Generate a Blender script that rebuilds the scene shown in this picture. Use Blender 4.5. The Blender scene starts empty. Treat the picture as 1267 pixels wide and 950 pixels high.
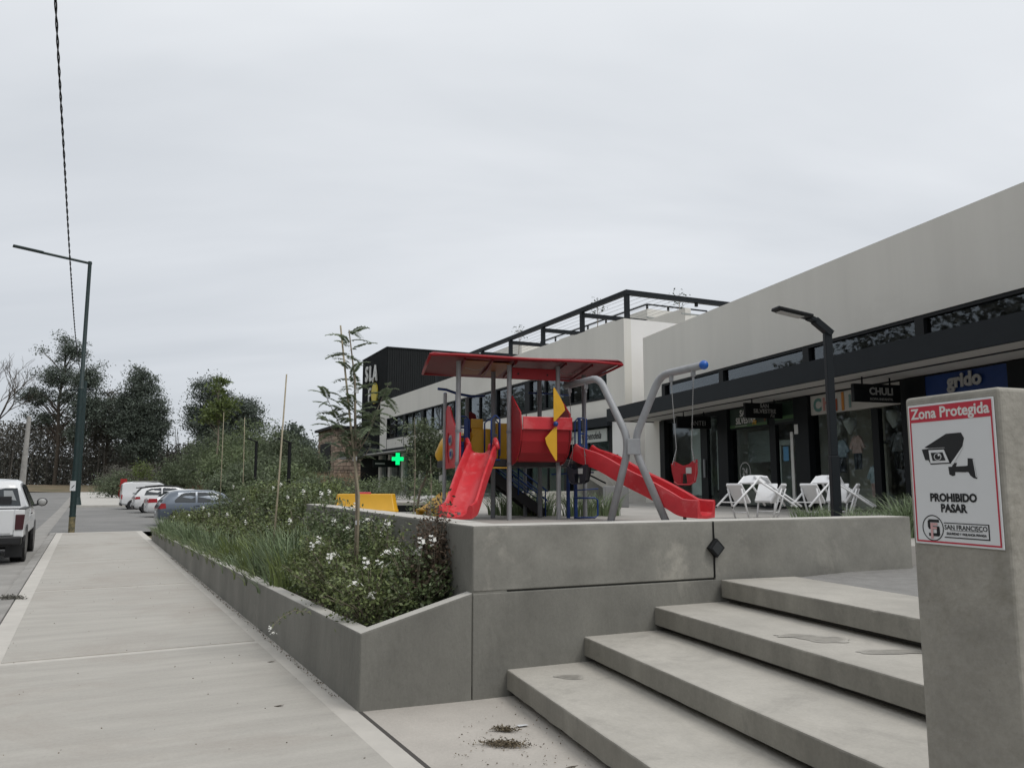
import bpy, bmesh, math, random
import numpy as np
from mathutils import Vector, Matrix, Quaternion, noise
R = math.radians
random.seed(7); RNG = np.random.default_rng(7)
SC = bpy.context.scene; COL = SC.collection
# ---------------------------------------------------------------- camera
cam = bpy.data.cameras.new('camera'); CAM = bpy.data.objects.new('camera', cam); COL.objects.link(CAM)
cam.sensor_width = 36; cam.lens = 27.85; cam.clip_start = 0.05; cam.clip_end = 3000
CAM.location = (0, 0, 1.65); CAM.rotation_euler = (R(97.27), 0, 0); SC.camera = CAM
# ---------------------------------------------------------------- exposure
SC.view_settings.view_transform = 'Standard'; SC.view_settings.look = 'None'
SC.view_settings.exposure = 0.41; SC.view_settings.gamma = 1.0
# ---------------------------------------------------------------- sky (overcast cloud deck) and soft sun
SUN_AZ, SUN_EL = R(128), R(56)
W = bpy.data.worlds.new('World'); SC.world = W; W.use_nodes = True
n = W.node_tree.nodes; l = W.node_tree.links; n.clear()
out = n.new('ShaderNodeOutputWorld'); mixs = n.new('ShaderNodeMixShader')
sky = n.new('ShaderNodeTexSky'); sky.sky_type = 'NISHITA'; sky.sun_disc = False
sky.sun_elevation = SUN_EL; sky.sun_rotation = SUN_AZ
b1 = n.new('ShaderNodeBackground'); b1.inputs[1].default_value = 0.09
b2 = n.new('ShaderNodeBackground'); b2.inputs[1].default_value = 1.0
tc = n.new('ShaderNodeTexCoord'); sx = n.new('ShaderNodeSeparateXYZ')
l.new(tc.outputs['Generated'], sx.inputs[0])
mz = n.new('ShaderNodeMath'); mz.operation = 'MAXIMUM'; mz.inputs[1].default_value = 0.0; l.new(sx.outputs[2], mz.inputs[0])
az = n.new('ShaderNodeMath'); az.operation = 'ADD'; az.inputs[1].default_value = 0.22; l.new(mz.outputs[0], az.inputs[0])
dx = n.new('ShaderNodeMath'); dx.operation = 'DIVIDE'; l.new(sx.outputs[0], dx.inputs[0]); l.new(az.outputs[0], dx.inputs[1])
dy = n.new('ShaderNodeMath'); dy.operation = 'DIVIDE'; l.new(sx.outputs[1], dy.inputs[0]); l.new(az.outputs[0], dy.inputs[1])
cx = n.new('ShaderNodeCombineXYZ'); l.new(dx.outputs[0], cx.inputs[0]); l.new(dy.outputs[0], cx.inputs[1])
mp = n.new('ShaderNodeMapping'); mp.inputs['Rotation'].default_value = (0, 0, R(25)); mp.inputs['Scale'].default_value = (0.35, 0.9, 1)
l.new(cx.outputs[0], mp.inputs[0])
nz = n.new('ShaderNodeTexNoise'); nz.inputs['Scale'].default_value = 1.5; nz.inputs['Detail'].default_value = 5; nz.inputs['Roughness'].default_value = 0.5; nz.inputs['Distortion'].default_value = 0.3
l.new(mp.outputs[0], nz.inputs[0])
cr = n.new('ShaderNodeValToRGB')
cr.color_ramp.elements[0].position = 0.30; cr.color_ramp.elements[0].color = (0.468, 0.487, 0.514, 1)
cr.color_ramp.elements[1].position = 0.72; cr.color_ramp.elements[1].color = (0.632, 0.644, 0.664, 1)
l.new(nz.outputs[0], cr.inputs[0])
gr = n.new('ShaderNodeValToRGB')      # CIE-overcast like: brighter towards the zenith, all round
gr.color_ramp.elements[0].position = 0.0; gr.color_ramp.elements[0].color = (0.835, 0.855, 0.88, 1)
ge = gr.color_ramp.elements.new(0.5); ge.color = (1.03, 1.03, 1.03, 1)
gr.color_ramp.elements[1].position = 1.0; gr.color_ramp.elements[1].color = (1.42, 1.41, 1.38, 1)
l.new(mz.outputs[0], gr.inputs[0])
mu = n.new('ShaderNodeMix'); mu.data_type = 'RGBA'; mu.blend_type = 'MULTIPLY'; mu.inputs[0].default_value = 1.0
l.new(cr.outputs[0], mu.inputs[6]); l.new(gr.outputs[0], mu.inputs[7])
l.new(mu.outputs[2], b2.inputs[0]); l.new(sky.outputs[0], b1.inputs[0])
mixs.inputs[0].default_value = 0.95
l.new(b1.outputs[0], mixs.inputs[1]); l.new(b2.outputs[0], mixs.inputs[2]); l.new(mixs.outputs[0], out.inputs[0])
sl = bpy.data.lights.new('sun', 'SUN'); sl.energy = 1.1; sl.angle = R(25); sl.color = (1.0, 0.965, 0.92)
SUN = bpy.data.objects.new('sun', sl); COL.objects.link(SUN)
sd = Vector((math.sin(SUN_AZ)*math.cos(SUN_EL), math.cos(SUN_AZ)*math.cos(SUN_EL), math.sin(SUN_EL)))
SUN.location = sd*60; SUN.rotation_euler = sd.to_track_quat('Z', 'Y').to_euler()

# ---------------------------------------------------------------- materials
MATS = {}
def mat(name, col, rough=0.6, metal=0.0, var=0.0, scale=4.0, bump=0.0, bscale=40.0, col2=None, spec=0.5, stain=None, stretch=None, island=0.0, trans=0.0, emis=None, alpha=None, coat=0.0, grain=0.0):
    m = bpy.data.materials.new(name); m.use_nodes = True; MATS[name] = m
    n = m.node_tree.nodes; l = m.node_tree.links; p = n['Principled BSDF']
    col = tuple(col)+(1,); p.inputs['Base Color'].default_value = col; p.inputs['Roughness'].default_value = rough
    p.inputs['Metallic'].default_value = metal; p.inputs['Specular IOR Level'].default_value = spec
    if coat: p.inputs['Coat Weight'].default_value = coat; p.inputs['Coat Roughness'].default_value = 0.1
    tcn = n.new('ShaderNodeTexCoord'); vec = tcn.outputs['Object']
    if stretch:
        mm = n.new('ShaderNodeMapping'); mm.inputs['Scale'].default_value = stretch; l.new(vec, mm.inputs[0]); vec = mm.outputs[0]
    cur = None
    if var > 0 or col2:
        a = n.new('ShaderNodeTexNoise'); a.inputs['Scale'].default_value = scale; a.inputs['Detail'].default_value = 7; a.inputs['Roughness'].default_value = 0.62
        l.new(vec, a.inputs[0]); r = n.new('ShaderNodeValToRGB'); r.color_ramp.elements[0].position = 0.32; r.color_ramp.elements[1].position = 0.68
        c2 = tuple(col2)+(1,) if col2 else tuple(c*(1-var) for c in col[:3])+(1,)
        r.color_ramp.elements[0].color = c2; r.color_ramp.elements[1].color = col if col2 else tuple(min(1, c*(1+var*0.5)) for c in col[:3])+(1,)
        l.new(a.outputs[0], r.inputs[0]); cur = r.outputs[0]
    if stain:      # broad soft blotches: (colour, scale, threshold)
        a = n.new('ShaderNodeTexNoise'); a.inputs['Scale'].default_value = stain[1]; a.inputs['Detail'].default_value = 9; a.inputs['Roughness'].default_value = 0.68; a.inputs['Distortion'].default_value = 0.6
        l.new(tcn.outputs['Object'], a.inputs[0]); r = n.new('ShaderNodeValToRGB'); r.color_ramp.elements[0].position = stain[2]; r.color_ramp.elements[1].position = stain[2]+0.14
        r.color_ramp.elements[0].color = (0, 0, 0, 1); l.new(a.outputs[0], r.inputs[0])
        x = n.new('ShaderNodeMix'); x.data_type = 'RGBA'; l.new(r.outputs[0], x.inputs[0])
        if cur: l.new(cur, x.inputs[6])
        else: x.inputs[6].default_value = col
        x.inputs[7].default_value = tuple(stain[0])+(1,); cur = x.outputs[2]
    if grain > 0 and cur:
        a = n.new('ShaderNodeTexNoise'); a.inputs['Scale'].default_value = 42; a.inputs['Detail'].default_value = 8; a.inputs['Roughness'].default_value = 0.8; l.new(tcn.outputs['Object'], a.inputs[0])
        r = n.new('ShaderNodeMapRange'); r.inputs[1].default_value = .3; r.inputs[2].default_value = .7; r.inputs[3].default_value = 1-grain; r.inputs[4].default_value = 1+grain*.7; l.new(a.outputs[0], r.inputs[0])
        v = n.new('ShaderNodeTexVoronoi'); v.inputs['Scale'].default_value = 17; v.inputs['Randomness'].default_value = 1; l.new(tcn.outputs['Object'], v.inputs[0])      # pores
        k = n.new('ShaderNodeMapRange'); k.inputs[1].default_value = .03; k.inputs[2].default_value = .075; k.inputs[3].default_value = .72; k.inputs[4].default_value = 1.0; l.new(v.outputs['Distance'], k.inputs[0])
        mm_ = n.new('ShaderNodeMath'); mm_.operation = 'MULTIPLY'; l.new(r.outputs[0], mm_.inputs[0]); l.new(k.outputs[0], mm_.inputs[1])
        x = n.new('ShaderNodeMix'); x.data_type = 'RGBA'; x.blend_type = 'MULTIPLY'; x.inputs[0].default_value = 1; l.new(cur, x.inputs[6]); l.new(mm_.outputs[0], x.inputs[7]); cur = x.outputs[2]
    if island > 0:
        g = n.new('ShaderNodeNewGeometry'); r = n.new('ShaderNodeMapRange'); r.inputs[3].default_value = 1-island; r.inputs[4].default_value = 1+island
        l.new(g.outputs['Random Per Island'], r.inputs[0]); x = n.new('ShaderNodeMix'); x.data_type = 'RGBA'; x.blend_type = 'MULTIPLY'; x.inputs[0].default_value = 1
        if cur: l.new(cur, x.inputs[6])
        else: x.inputs[6].default_value = col
        l.new(r.outputs[0], x.inputs[7]); cur = x.outputs[2]
    if cur: l.new(cur, p.inputs['Base Color'])
    if bump > 0:
        b = n.new('ShaderNodeTexNoise'); b.inputs['Scale'].default_value = bscale; b.inputs['Detail'].default_value = 6; l.new(vec, b.inputs[0])
        bb = n.new('ShaderNodeBump'); bb.inputs['Strength'].default_value = bump; bb.inputs['Distance'].default_value = 0.02
        l.new(b.outputs[0], bb.inputs['Height']); l.new(bb.outputs[0], p.inputs['Normal'])
    if emis: p.inputs['Emission Color'].default_value = tuple(emis[:3])+(1,); p.inputs['Emission Strength'].default_value = emis[3]
    if trans > 0:
        t = n.new('ShaderNodeBsdfTranslucent'); x = n.new('ShaderNodeMixShader'); x.inputs[0].default_value = trans
        if cur: l.new(cur, t.inputs[0])
        else: t.inputs[0].default_value = col
        l.new(p.outputs[0], x.inputs[1]); l.new(t.outputs[0], x.inputs[2]); l.new(x.outputs[0], n['Material Output'].inputs[0])
    return m
def glass(name, tint, refl=0.10, rough=0.02):
    m = bpy.data.materials.new(name); m.use_nodes = True; n = m.node_tree.nodes; l = m.node_tree.links; n.remove(n['Principled BSDF'])
    t = n.new('ShaderNodeBsdfTransparent'); t.inputs[0].default_value = tuple(tint)+(1,)
    g = n.new('ShaderNodeBsdfGlossy'); g.inputs['Roughness'].default_value = rough; g.inputs[0].default_value = (0.62, 0.66, 0.70, 1)
    f = n.new('ShaderNodeLayerWeight'); f.inputs[0].default_value = 0.5     # Schlick: works on both faces of a thin pane
    q = n.new('ShaderNodeMath'); q.operation = 'POWER'; q.inputs[1].default_value = 4.0; l.new(f.outputs['Facing'], q.inputs[0])
    a = n.new('ShaderNodeMath'); a.operation = 'ADD'; a.inputs[1].default_value = refl; a.use_clamp = True; l.new(q.outputs[0], a.inputs[0])
    x = n.new('ShaderNodeMixShader'); l.new(a.outputs[0], x.inputs[0]); l.new(t.outputs[0], x.inputs[1]); l.new(g.outputs[0], x.inputs[2])
    l.new(x.outputs[0], n['Material Output'].inputs[0]); MATS[name] = m; return m
conc_walk = mat('walk_concrete', (0.43, 0.402, 0.365), grain=0.1, rough=0.9, var=0.13, scale=1.2, bump=0.25, bscale=60, stretch=(1, 1, 1), stain=((0.32, 0.30, 0.275), 0.45, 0.56))
conc_walk.node_tree.nodes  # long trowel streaks come from the slabs' own stretched coordinates
conc_slab = mat('slab_concrete', (0.39, 0.372, 0.338), grain=0.09, rough=0.92, var=0.12, scale=1.6, bump=0.2, bscale=25, stretch=(0.45, 2.6, 1), stain=((0.34, 0.315, 0.282), 0.5, 0.5))
conc_band = mat('trowelled_band', (0.475, 0.453, 0.415), 0.85, var=0.10, scale=3, bump=0.1, stain=((0.36, 0.335, 0.31), 2.2, 0.6))
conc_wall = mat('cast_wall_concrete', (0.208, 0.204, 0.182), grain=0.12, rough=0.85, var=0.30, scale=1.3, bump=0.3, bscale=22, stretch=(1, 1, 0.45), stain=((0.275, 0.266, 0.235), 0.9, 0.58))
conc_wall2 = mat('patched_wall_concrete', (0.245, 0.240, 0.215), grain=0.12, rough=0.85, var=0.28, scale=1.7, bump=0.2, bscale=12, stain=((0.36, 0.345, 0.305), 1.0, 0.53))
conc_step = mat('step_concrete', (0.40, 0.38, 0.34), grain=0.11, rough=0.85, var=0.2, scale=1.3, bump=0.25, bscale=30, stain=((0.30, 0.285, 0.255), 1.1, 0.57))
conc_riser = mat('shaded_edge_concrete', (0.26, 0.248, 0.215), grain=0.13, rough=0.85, var=0.3, scale=3.0, bump=0.25, bscale=20, stretch=(1, 0.8, 0.35), stain=((0.18, 0.172, 0.155), 2.4, 0.60))  # darker copy of the step concrete: upright-face shade in its base, plus streaks
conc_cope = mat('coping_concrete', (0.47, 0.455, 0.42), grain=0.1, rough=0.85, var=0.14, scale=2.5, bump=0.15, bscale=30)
conc_pillar = mat('pillar_concrete', (0.33, 0.315, 0.278), grain=0.12, rough=0.85, var=0.28, scale=2.2, bump=0.35, bscale=26, stain=((0.225, 0.212, 0.178), 2.6, 0.54))
conc_plaza = mat('plaza_paving', (0.36, 0.345, 0.32), 0.9, var=0.12, scale=0.8, bump=0.15)
asphalt = mat('asphalt', (0.20, 0.198, 0.192), grain=0.14, rough=0.95, var=0.16, scale=0.5, bump=0.5, bscale=120, stain=((0.235, 0.23, 0.222), 0.15, 0.5))
gutter_m = mat('gutter_concrete', (0.29, 0.28, 0.262), grain=0.14, rough=0.92, var=0.2, scale=1.4, bump=0.3, bscale=50, stain=((0.2, 0.192, 0.178), 0.9, 0.58))
ped_m = mat('landing_asphalt', (0.25, 0.245, 0.235), 0.95, var=0.15, scale=8, bump=0.6, bscale=160)
soil = mat('soil', (0.075, 0.058, 0.043), 1.0, var=0.4, scale=9, bump=1.0, bscale=30)
dryground = mat('dry_verge', (0.20, 0.15, 0.10), 1.0, col2=(0.11, 0.105, 0.06), scale=0.25, bump=0.6, bscale=4)
groundm = mat('field_ground', (0.14, 0.12, 0.085), 1.0, col2=(0.09, 0.095, 0.05), scale=0.1)
plaster = mat('cream_plaster', (0.70, 0.685, 0.635), 0.9, var=0.06, scale=0.7, stretch=(1.2, 1.2, 0.12), bump=0.12, bscale=30, stain=((0.65, 0.635, 0.585), 0.22, 0.56))
plaster_w = mat('white_plaster', (0.80, 0.79, 0.77), 0.9, var=0.04, scale=0.5, bump=0.1)
soffit_m = mat('soffit_board', (0.56, 0.545, 0.52), 0.9, var=0.05, scale=0.4)
anth = mat('anthracite_metal', (0.012, 0.0155, 0.019), 0.6, var=0.1, scale=2, spec=0.22)
blackm = mat('black_metal', (0.008, 0.009, 0.010), 0.5, spec=.25)
cladm = mat('black_cladding', (0.009, 0.011, 0.012), 0.6, spec=.25, var=0.2, scale=1.5)
framem = mat('window_frame_metal', (0.009, 0.011, 0.013), 0.5, spec=.2)
dkwall = mat('shop_dark_wall', (0.05, 0.05, 0.05), 0.8)
shopwall = mat('shop_wall', (0.66, 0.64, 0.59), 0.9)
shopfloor = mat('shop_floor', (0.5, 0.49, 0.47), 0.5)
whitep = mat('white_panel', (0.80, 0.83, 0.82), 0.6)
curtain = mat('grey_curtain', (0.30, 0.33, 0.32), 0.9, var=0.35, scale=1.2, stretch=(3, 3, 0.1))
gl_shop = glass('shop_glass', (0.84, 0.88, 0.87), 0.035)
gl_up = glass('upper_glass', (0.66, 0.70, 0.71), 0.10)
gl_car = glass('car_glass', (0.25, 0.30, 0.31), 0.05)
greyp = mat('grey_steel', (0.20, 0.21, 0.225), 0.5, var=0.08, scale=6, bump=0.05)
greyp2 = mat('silver_steel', (0.31, 0.32, 0.335), 0.42, var=0.12, scale=5, stain=((0.24, 0.245, 0.255), 3, 0.58))
redp = mat('red_plastic', (0.56, 0.030, 0.040), 0.42, var=0.12, scale=5, coat=0.12, stain=((0.60, 0.095, 0.10), 3.2, 0.53), bump=.05, bscale=60)
redd = mat('dark_red_plastic', (0.15, 0.008, 0.013), 0.55, spec=.25, var=0.08, scale=4)
redb = mat('red_board', (0.31, 0.012, 0.018), 0.48, spec=.35, var=0.06, scale=4)
yelp = mat('yellow_plastic', (0.66, 0.36, 0.018), 0.42, var=0.08, scale=3, stain=((0.52, 0.28, 0.02), 2.2, 0.6))
amber = mat('amber_tint', (0.22, 0.070, 0.012), 0.55, spec=.2)
bluep = mat('blue_steel', (0.010, 0.045, 0.20), 0.4, var=0.1, scale=4)
bluec = mat('blue_cap', (0.012, 0.10, 0.42), 0.35)
navy = mat('navy_rubber', (0.010, 0.012, 0.022), 0.5)
rubber = mat('black_rubber', (0.012, 0.012, 0.013), 0.8)
deckm = mat('dark_deck', (0.018, 0.018, 0.02), 0.6)
chainm = mat('chain_steel', (0.30, 0.30, 0.30), 0.4, metal=0.7)
chairw = mat('chair_white', (0.78, 0.79, 0.80), 0.4)
polegreen = mat('pole_green', (0.012, 0.030, 0.030), 0.5, var=0.3, scale=8)
polebase = mat('peeling_base_paint', (0.26, 0.21, 0.10), 0.8, col2=(0.03, 0.04, 0.035), scale=9)
poleconc = mat('pole_concrete', (0.34, 0.33, 0.31), 0.9, var=0.3, scale=3)
bark = mat('bark', (0.10, 0.082, 0.065), 0.95, var=0.4, scale=5, bump=0.8, bscale=12)
barkpale = mat('pale_bark', (0.26, 0.22, 0.17), 0.9, var=0.3, scale=6, bump=0.4)
stake = mat('bamboo', (0.34, 0.295, 0.21), 0.7, var=0.25, scale=9)
F_dark = mat('foliage_dark', (0.088, 0.110, 0.086), 0.65, island=0.45, trans=0.15)
F_frond = mat('foliage_frond', (0.155, 0.195, 0.12), 0.6, island=0.4, trans=0.3)
F_deep = mat('foliage_deep', (0.115, 0.145, 0.082), 0.65, island=0.45, trans=0.2)
F_grey = mat('foliage_grey', (0.125, 0.120, 0.102), 0.8, island=0.4, trans=0.15)
F_mid = mat('foliage_mid', (0.145, 0.185, 0.09), 0.6, island=0.5, trans=0.25)
F_shrub = mat('foliage_shrub', (0.138, 0.170, 0.066), 0.55, island=0.7, trans=0.25)
F_shrub2 = mat('foliage_shrub_dark', (0.115, 0.150, 0.068), 0.5, island=0.5, trans=0.2)
F_russet = mat('foliage_russet', (0.10, 0.070, 0.048), 0.6, island=0.5, trans=0.2)
F_light = mat('foliage_light', (0.115, 0.150, 0.045), 0.6, island=0.4, trans=0.3)
F_blade = mat('grass_blade', (0.15, 0.20, 0.105), 0.5, island=0.4, trans=0.2)
F_blade2 = mat('grass_blade_light', (0.14, 0.18, 0.055), 0.5, island=0.35, trans=0.25)
F_dry = mat('dry_grass', (0.27, 0.195, 0.12), 0.9, island=0.4, trans=0.2)
petal = mat('white_petal', (0.80, 0.80, 0.76), 0.6, trans=0.15)
signw = mat('sign_white', (0.70, 0.715, 0.73), 0.35)
signr = mat('sign_red', (0.50, 0.035, 0.060), 0.4)
signk = mat('sign_black', (0.014, 0.015, 0.017), 0.45)
signpk = mat('sign_pink', (0.62, 0.36, 0.36), 0.5)
lettw = mat('letter_white', (0.62, 0.62, 0.60), 0.5)
lettg = mat('letter_grey', (0.36, 0.36, 0.35), 0.5)
carw = mat('car_white', (0.68, 0.69, 0.70), 0.25, coat=0.5)
carb = mat('car_blue', (0.105, 0.130, 0.165), 0.28, metal=0.3, coat=0.6)
cark = mat('car_black', (0.012, 0.012, 0.013), 0.4)
carlight = mat('tail_light', (0.35, 0.012, 0.02), 0.2, coat=0.6)
rim = mat('wheel_rim', (0.42, 0.43, 0.44), 0.35, metal=0.6)

# ---------------------------------------------------------------- mesh helpers
class MB:
    def __init__(s): s.v = []; s.f = []; s.T = None
    def add(s, vs, fs):
        k = len(s.v)
        for p in vs:
            p = Vector(p)
            if s.T is not None: p = s.T @ p
            s.v.append(tuple(p))
        s.f += [tuple(i+k for i in f) for f in fs]
    def box(s, x0, y0, z0, x1, y1, z1):
        s.add([(x0,y0,z0),(x1,y0,z0),(x1,y1,z0),(x0,y1,z0),(x0,y0,z1),(x1,y0,z1),(x1,y1,z1),(x0,y1,z1)],
              [(0,3,2,1),(4,5,6,7),(0,1,5,4),(1,2,6,5),(2,3,7,6),(3,0,4,7)])
    def extr(s, pts, vec):
        n = len(pts); vec = Vector(vec); a = [Vector(p) for p in pts]
        s.add(a+[p+vec for p in a], [tuple(range(n-1,-1,-1)), tuple(range(n,2*n))]+[(i,(i+1)%n,(i+1)%n+n,i+n) for i in range(n)])
    def face(s, pts): s.add(pts, [tuple(range(len(pts)))])
    def bar(s, a, b, w, h, up=(0,0,1)):
        a = Vector(a); b = Vector(b); d = (b-a).normalized(); u = Vector(up); x = d.cross(u)
        if x.length < 1e-4: x = d.cross(Vector((0,1,0)))
        x.normalize(); u = x.cross(d).normalized(); x *= w/2; u *= h/2
        s.extr([a-x-u, a+x-u, a+x+u, a-x+u], b-a)
    def tube(s, pts, r, n=8, caps=True):
        pts = [Vector(p) for p in pts]; m = len(pts); rs = r if isinstance(r, (list, tuple)) else [r]*m
        t = [(pts[min(i+1,m-1)]-pts[max(i-1,0)]).normalized() for i in range(m)]
        x = t[0].orthogonal().normalized(); vs = []
        for i in range(m):
            if i: x = (t[i-1].rotation_difference(t[i]) @ x)
            x = (x - t[i]*x.dot(t[i])).normalized(); y = t[i].cross(x)
            vs += [pts[i]+(x*math.cos(2*math.pi*k/n)+y*math.sin(2*math.pi*k/n))*rs[i] for k in range(n)]
        fs = [(i*n+k, i*n+(k+1)%n, (i+1)*n+(k+1)%n, (i+1)*n+k) for i in range(m-1) for k in range(n)]
        if caps: fs += [tuple(range(n-1,-1,-1)), tuple(range((m-1)*n, m*n))]
        s.add(vs, fs)
    def sweep(s, prof, path, side=None):       # closed profile (side, up) along a path
        path = [Vector(p) for p in path]; m = len(path); n = len(prof); vs = []
        for i in range(m):
            t = (path[min(i+1,m-1)]-path[max(i-1,0)]).normalized()
            x = t.cross(Vector((0,0,1))).normalized() if side is None else Vector(side).normalized()
            u = x.cross(t).normalized()
            vs += [path[i]+x*a+u*b for a, b in prof]
        s.add(vs, [(i*n+k, i*n+(k+1)%n, (i+1)*n+(k+1)%n, (i+1)*n+k) for i in range(m-1) for k in range(n)]+[tuple(range(n)), tuple(range((m-1)*n, m*n))])
    def ball(s, c, r, n=10, sc=(1,1,1)):
        c = Vector(c); vs = [c+Vector((0,0,r*sc[2]))]; m = n//2
        for i in range(1, m):
            for k in range(n):
                a = math.pi*i/m; b = 2*math.pi*k/n
                vs.append(c+Vector((r*sc[0]*math.sin(a)*math.cos(b), r*sc[1]*math.sin(a)*math.sin(b), r*sc[2]*math.cos(a))))
        vs.append(c-Vector((0,0,r*sc[2]))); fs = [(0,1+k,1+(k+1)%n) for k in range(n)]
        for i in range(m-2): fs += [(1+i*n+k, 1+(i+1)*n+k, 1+(i+1)*n+(k+1)%n, 1+i*n+(k+1)%n) for k in range(n)]
        e = len(vs)-1; fs += [(e, 1+(m-2)*n+(k+1)%n, 1+(m-2)*n+k) for k in range(n)]
        s.add(vs, fs)
    def build(s, name, m, parent=None, smooth=False, bevel=0.0, loc=None, seg=2, keep=False):
        me = bpy.data.meshes.new(name); me.from_pydata(s.v, [], s.f)
        bm = bmesh.new(); bm.from_mesh(me)
        if not keep: bmesh.ops.recalc_face_normals(bm, faces=bm.faces)
        bm.to_mesh(me); bm.free(); me.materials.append(m)
        o = bpy.data.objects.new(name, me); COL.objects.link(o)
        if parent: o.parent = parent
        if loc: o.location = loc
        if bevel:
            b = o.modifiers.new('b', 'BEVEL'); b.width = bevel; b.segments = seg; b.limit_method = 'ANGLE'; b.angle_limit = R(40)
        if smooth:
            for p in me.polygons: p.use_smooth = True
            if smooth == 'auto':
                me.set_sharp_from_angle(angle=R(38))
        return o
def empty(name, label, cat, loc=(0,0,0), rot=0, group=None, kind=None):
    o = bpy.data.objects.new(name, None); COL.objects.link(o); o.location = loc; o.rotation_euler = (0, 0, R(rot)); o.empty_display_size = 0.3
    if label: o['label'] = label
    if cat: o['category'] = cat
    if group: o['group'] = group
    if kind: o['kind'] = kind
    return o
def tag(o, label=None, cat=None, group=None, kind=None):
    if label: o['label'] = label
    if cat: o['category'] = cat
    if group: o['group'] = group
    if kind: o['kind'] = kind
    return o
def copy_tree(o, parent=None):
    c = o.copy(); COL.objects.link(c)
    if parent: c.parent = parent
    for ch in list(o.children): copy_tree(ch, c)
    return c
def text(name, s, size, m, parent, org, xd=(0,-1,0), yd=(0,0,1), ext=0.002, bold=0.0, align='CENTER', sx=1.0, shear=0.0, sp=1.0):
    c = bpy.data.curves.new(name, 'FONT'); c.body = s; c.size = size; c.extrude = ext; c.offset = bold; c.align_x = align; c.align_y = 'CENTER'; c.shear = shear; c.space_character = sp
    c.resolution_u = 3
    t = bpy.data.objects.new(name, c); COL.objects.link(t); bpy.context.view_layer.update()
    me = bpy.data.meshes.new_from_object(t.evaluated_get(bpy.context.evaluated_depsgraph_get())); bpy.data.objects.remove(t); bpy.data.curves.remove(c)
    me.materials.clear(); me.materials.append(m); me.name = name
    x = Vector(xd).normalized(); y = Vector(yd).normalized(); z = x.cross(y)
    M = Matrix((x*sx, y, z)).transposed().to_4x4(); M.translation = Vector(org); me.transform(M)
    o = bpy.data.objects.new(name, me); COL.objects.link(o); o.parent = parent; return o
def P(name, m, parent, fn, **k):
    b = MB(); fn(b); return b.build(name, m, parent, **k)
def cards(name, cen, size, m, parent, aspect=0.5, flat=0.0, seed=0, droop=0.0, dirs=None):
    """many small leaf-shaped faces (rhombi, folded by orientation) as one mesh"""
    rg = np.random.default_rng(seed+11); N = len(cen); cen = np.asarray(cen, float)
    d = rg.normal(size=(N,3)) if dirs is None else np.asarray(dirs)+rg.normal(size=(N,3))*0.35
    d[:,2] = d[:,2]*(1-flat)-droop; d /= np.linalg.norm(d, axis=1)[:,None]+1e-9
    q = rg.normal(size=(N,3)); q -= d*(q*d).sum(1)[:,None]; q /= np.linalg.norm(q, axis=1)[:,None]+1e-9
    sz = (size*(0.6+0.8*rg.random(N)))[:,None]
    a = cen-d*sz*0.5; b = cen+q*sz*aspect*0.5; c = cen+d*sz*0.5; e = cen-q*sz*aspect*0.5
    V = np.stack([a,b,c,e],1).reshape(-1,3); me = bpy.data.meshes.new(name)
    me.vertices.add(4*N); me.vertices.foreach_set('co', V.astype(np.float32).ravel())
    me.loops.add(4*N); me.loops.foreach_set('vertex_index', np.arange(4*N, dtype=np.int32))
    me.polygons.add(N); me.polygons.foreach_set('loop_start', np.arange(0, 4*N, 4, dtype=np.int32)); 
    me.update(calc_edges=True); me.materials.append(m)
    o = bpy.data.objects.new(name, me); COL.objects.link(o)
    if parent: o.parent = parent
    return o
AX = 28.1
def S(u, v, z=0.0):          # street frame: u to the right of the street line, v along it
    a = R(AX); return (u*math.cos(a)-v*math.sin(a), u*math.sin(a)+v*math.cos(a), z)
def rise(v): return max(0.0, v-62)*0.006
def fr(rot, d, t, z=0.0):    # frame turned by rot: d across, t along
    a = R(rot); return (d*math.cos(a)-t*math.sin(a), d*math.sin(a)+t*math.cos(a), z)
# ================================================================ GROUND, STREET, PAVEMENTS
def strip(u0, u1, vs, z, b):
    for a, c in zip(vs[:-1], vs[1:]):
        b.face([S(u0,a,z+rise(a)), S(u1,a,z+rise(a)), S(u1,c,z+rise(c)), S(u0,c,z+rise(c))])
b = MB(); us = [-900,-300,-120,-60,-30,0,30,60,120,300,900]; vs = [-300,-60,-10,30,62,90,120,158,170,260,500,1200]
def gz(v): return -0.20+rise(min(v,170))+max(0,min(v,172)-160)*0.09
for i in range(len(us)-1):
    for j in range(len(vs)-1):
        b.face([S(us[i],vs[j],gz(vs[j])),S(us[i+1],vs[j],gz(vs[j])),S(us[i+1],vs[j+1],gz(vs[j+1])),S(us[i],vs[j+1],gz(vs[j+1]))])
tag(b.build('ground', groundm), kind='structure')
b = MB(); strip(-9.5, -1.62, [-20,0,30,62,90,120,156], -0.12, b); strip(-60, -9.5, [148,156], -0.124, b); strip(-1.62, 40, [148,156], -0.124, b)
tag(b.build('street', asphalt), kind='structure')
b = MB(); strip(-1.62, -1.05, [-20,0,30,62,90,120,148], -0.108, b)
strip(-1.05, -0.95, [32.6, 68], -0.06, b)
tag(b.build('gutter', gutter_m), kind='structure')
g = empty('kerb', None, None, kind='structure')
v = -6.0
while v < 32.5:
    P('kerb_stone', gutter_m, g, lambda b: b.extr([S(-1.05,v+.006,-.13),S(-0.80,v+.006,-.13),S(-0.82,v+.006,.0),S(-1.0,v+.006,-.02)], Vector(S(0,min(1.99,32.5-v)))-Vector(S(0,0))), bevel=.012)
    v += 2.0
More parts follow.
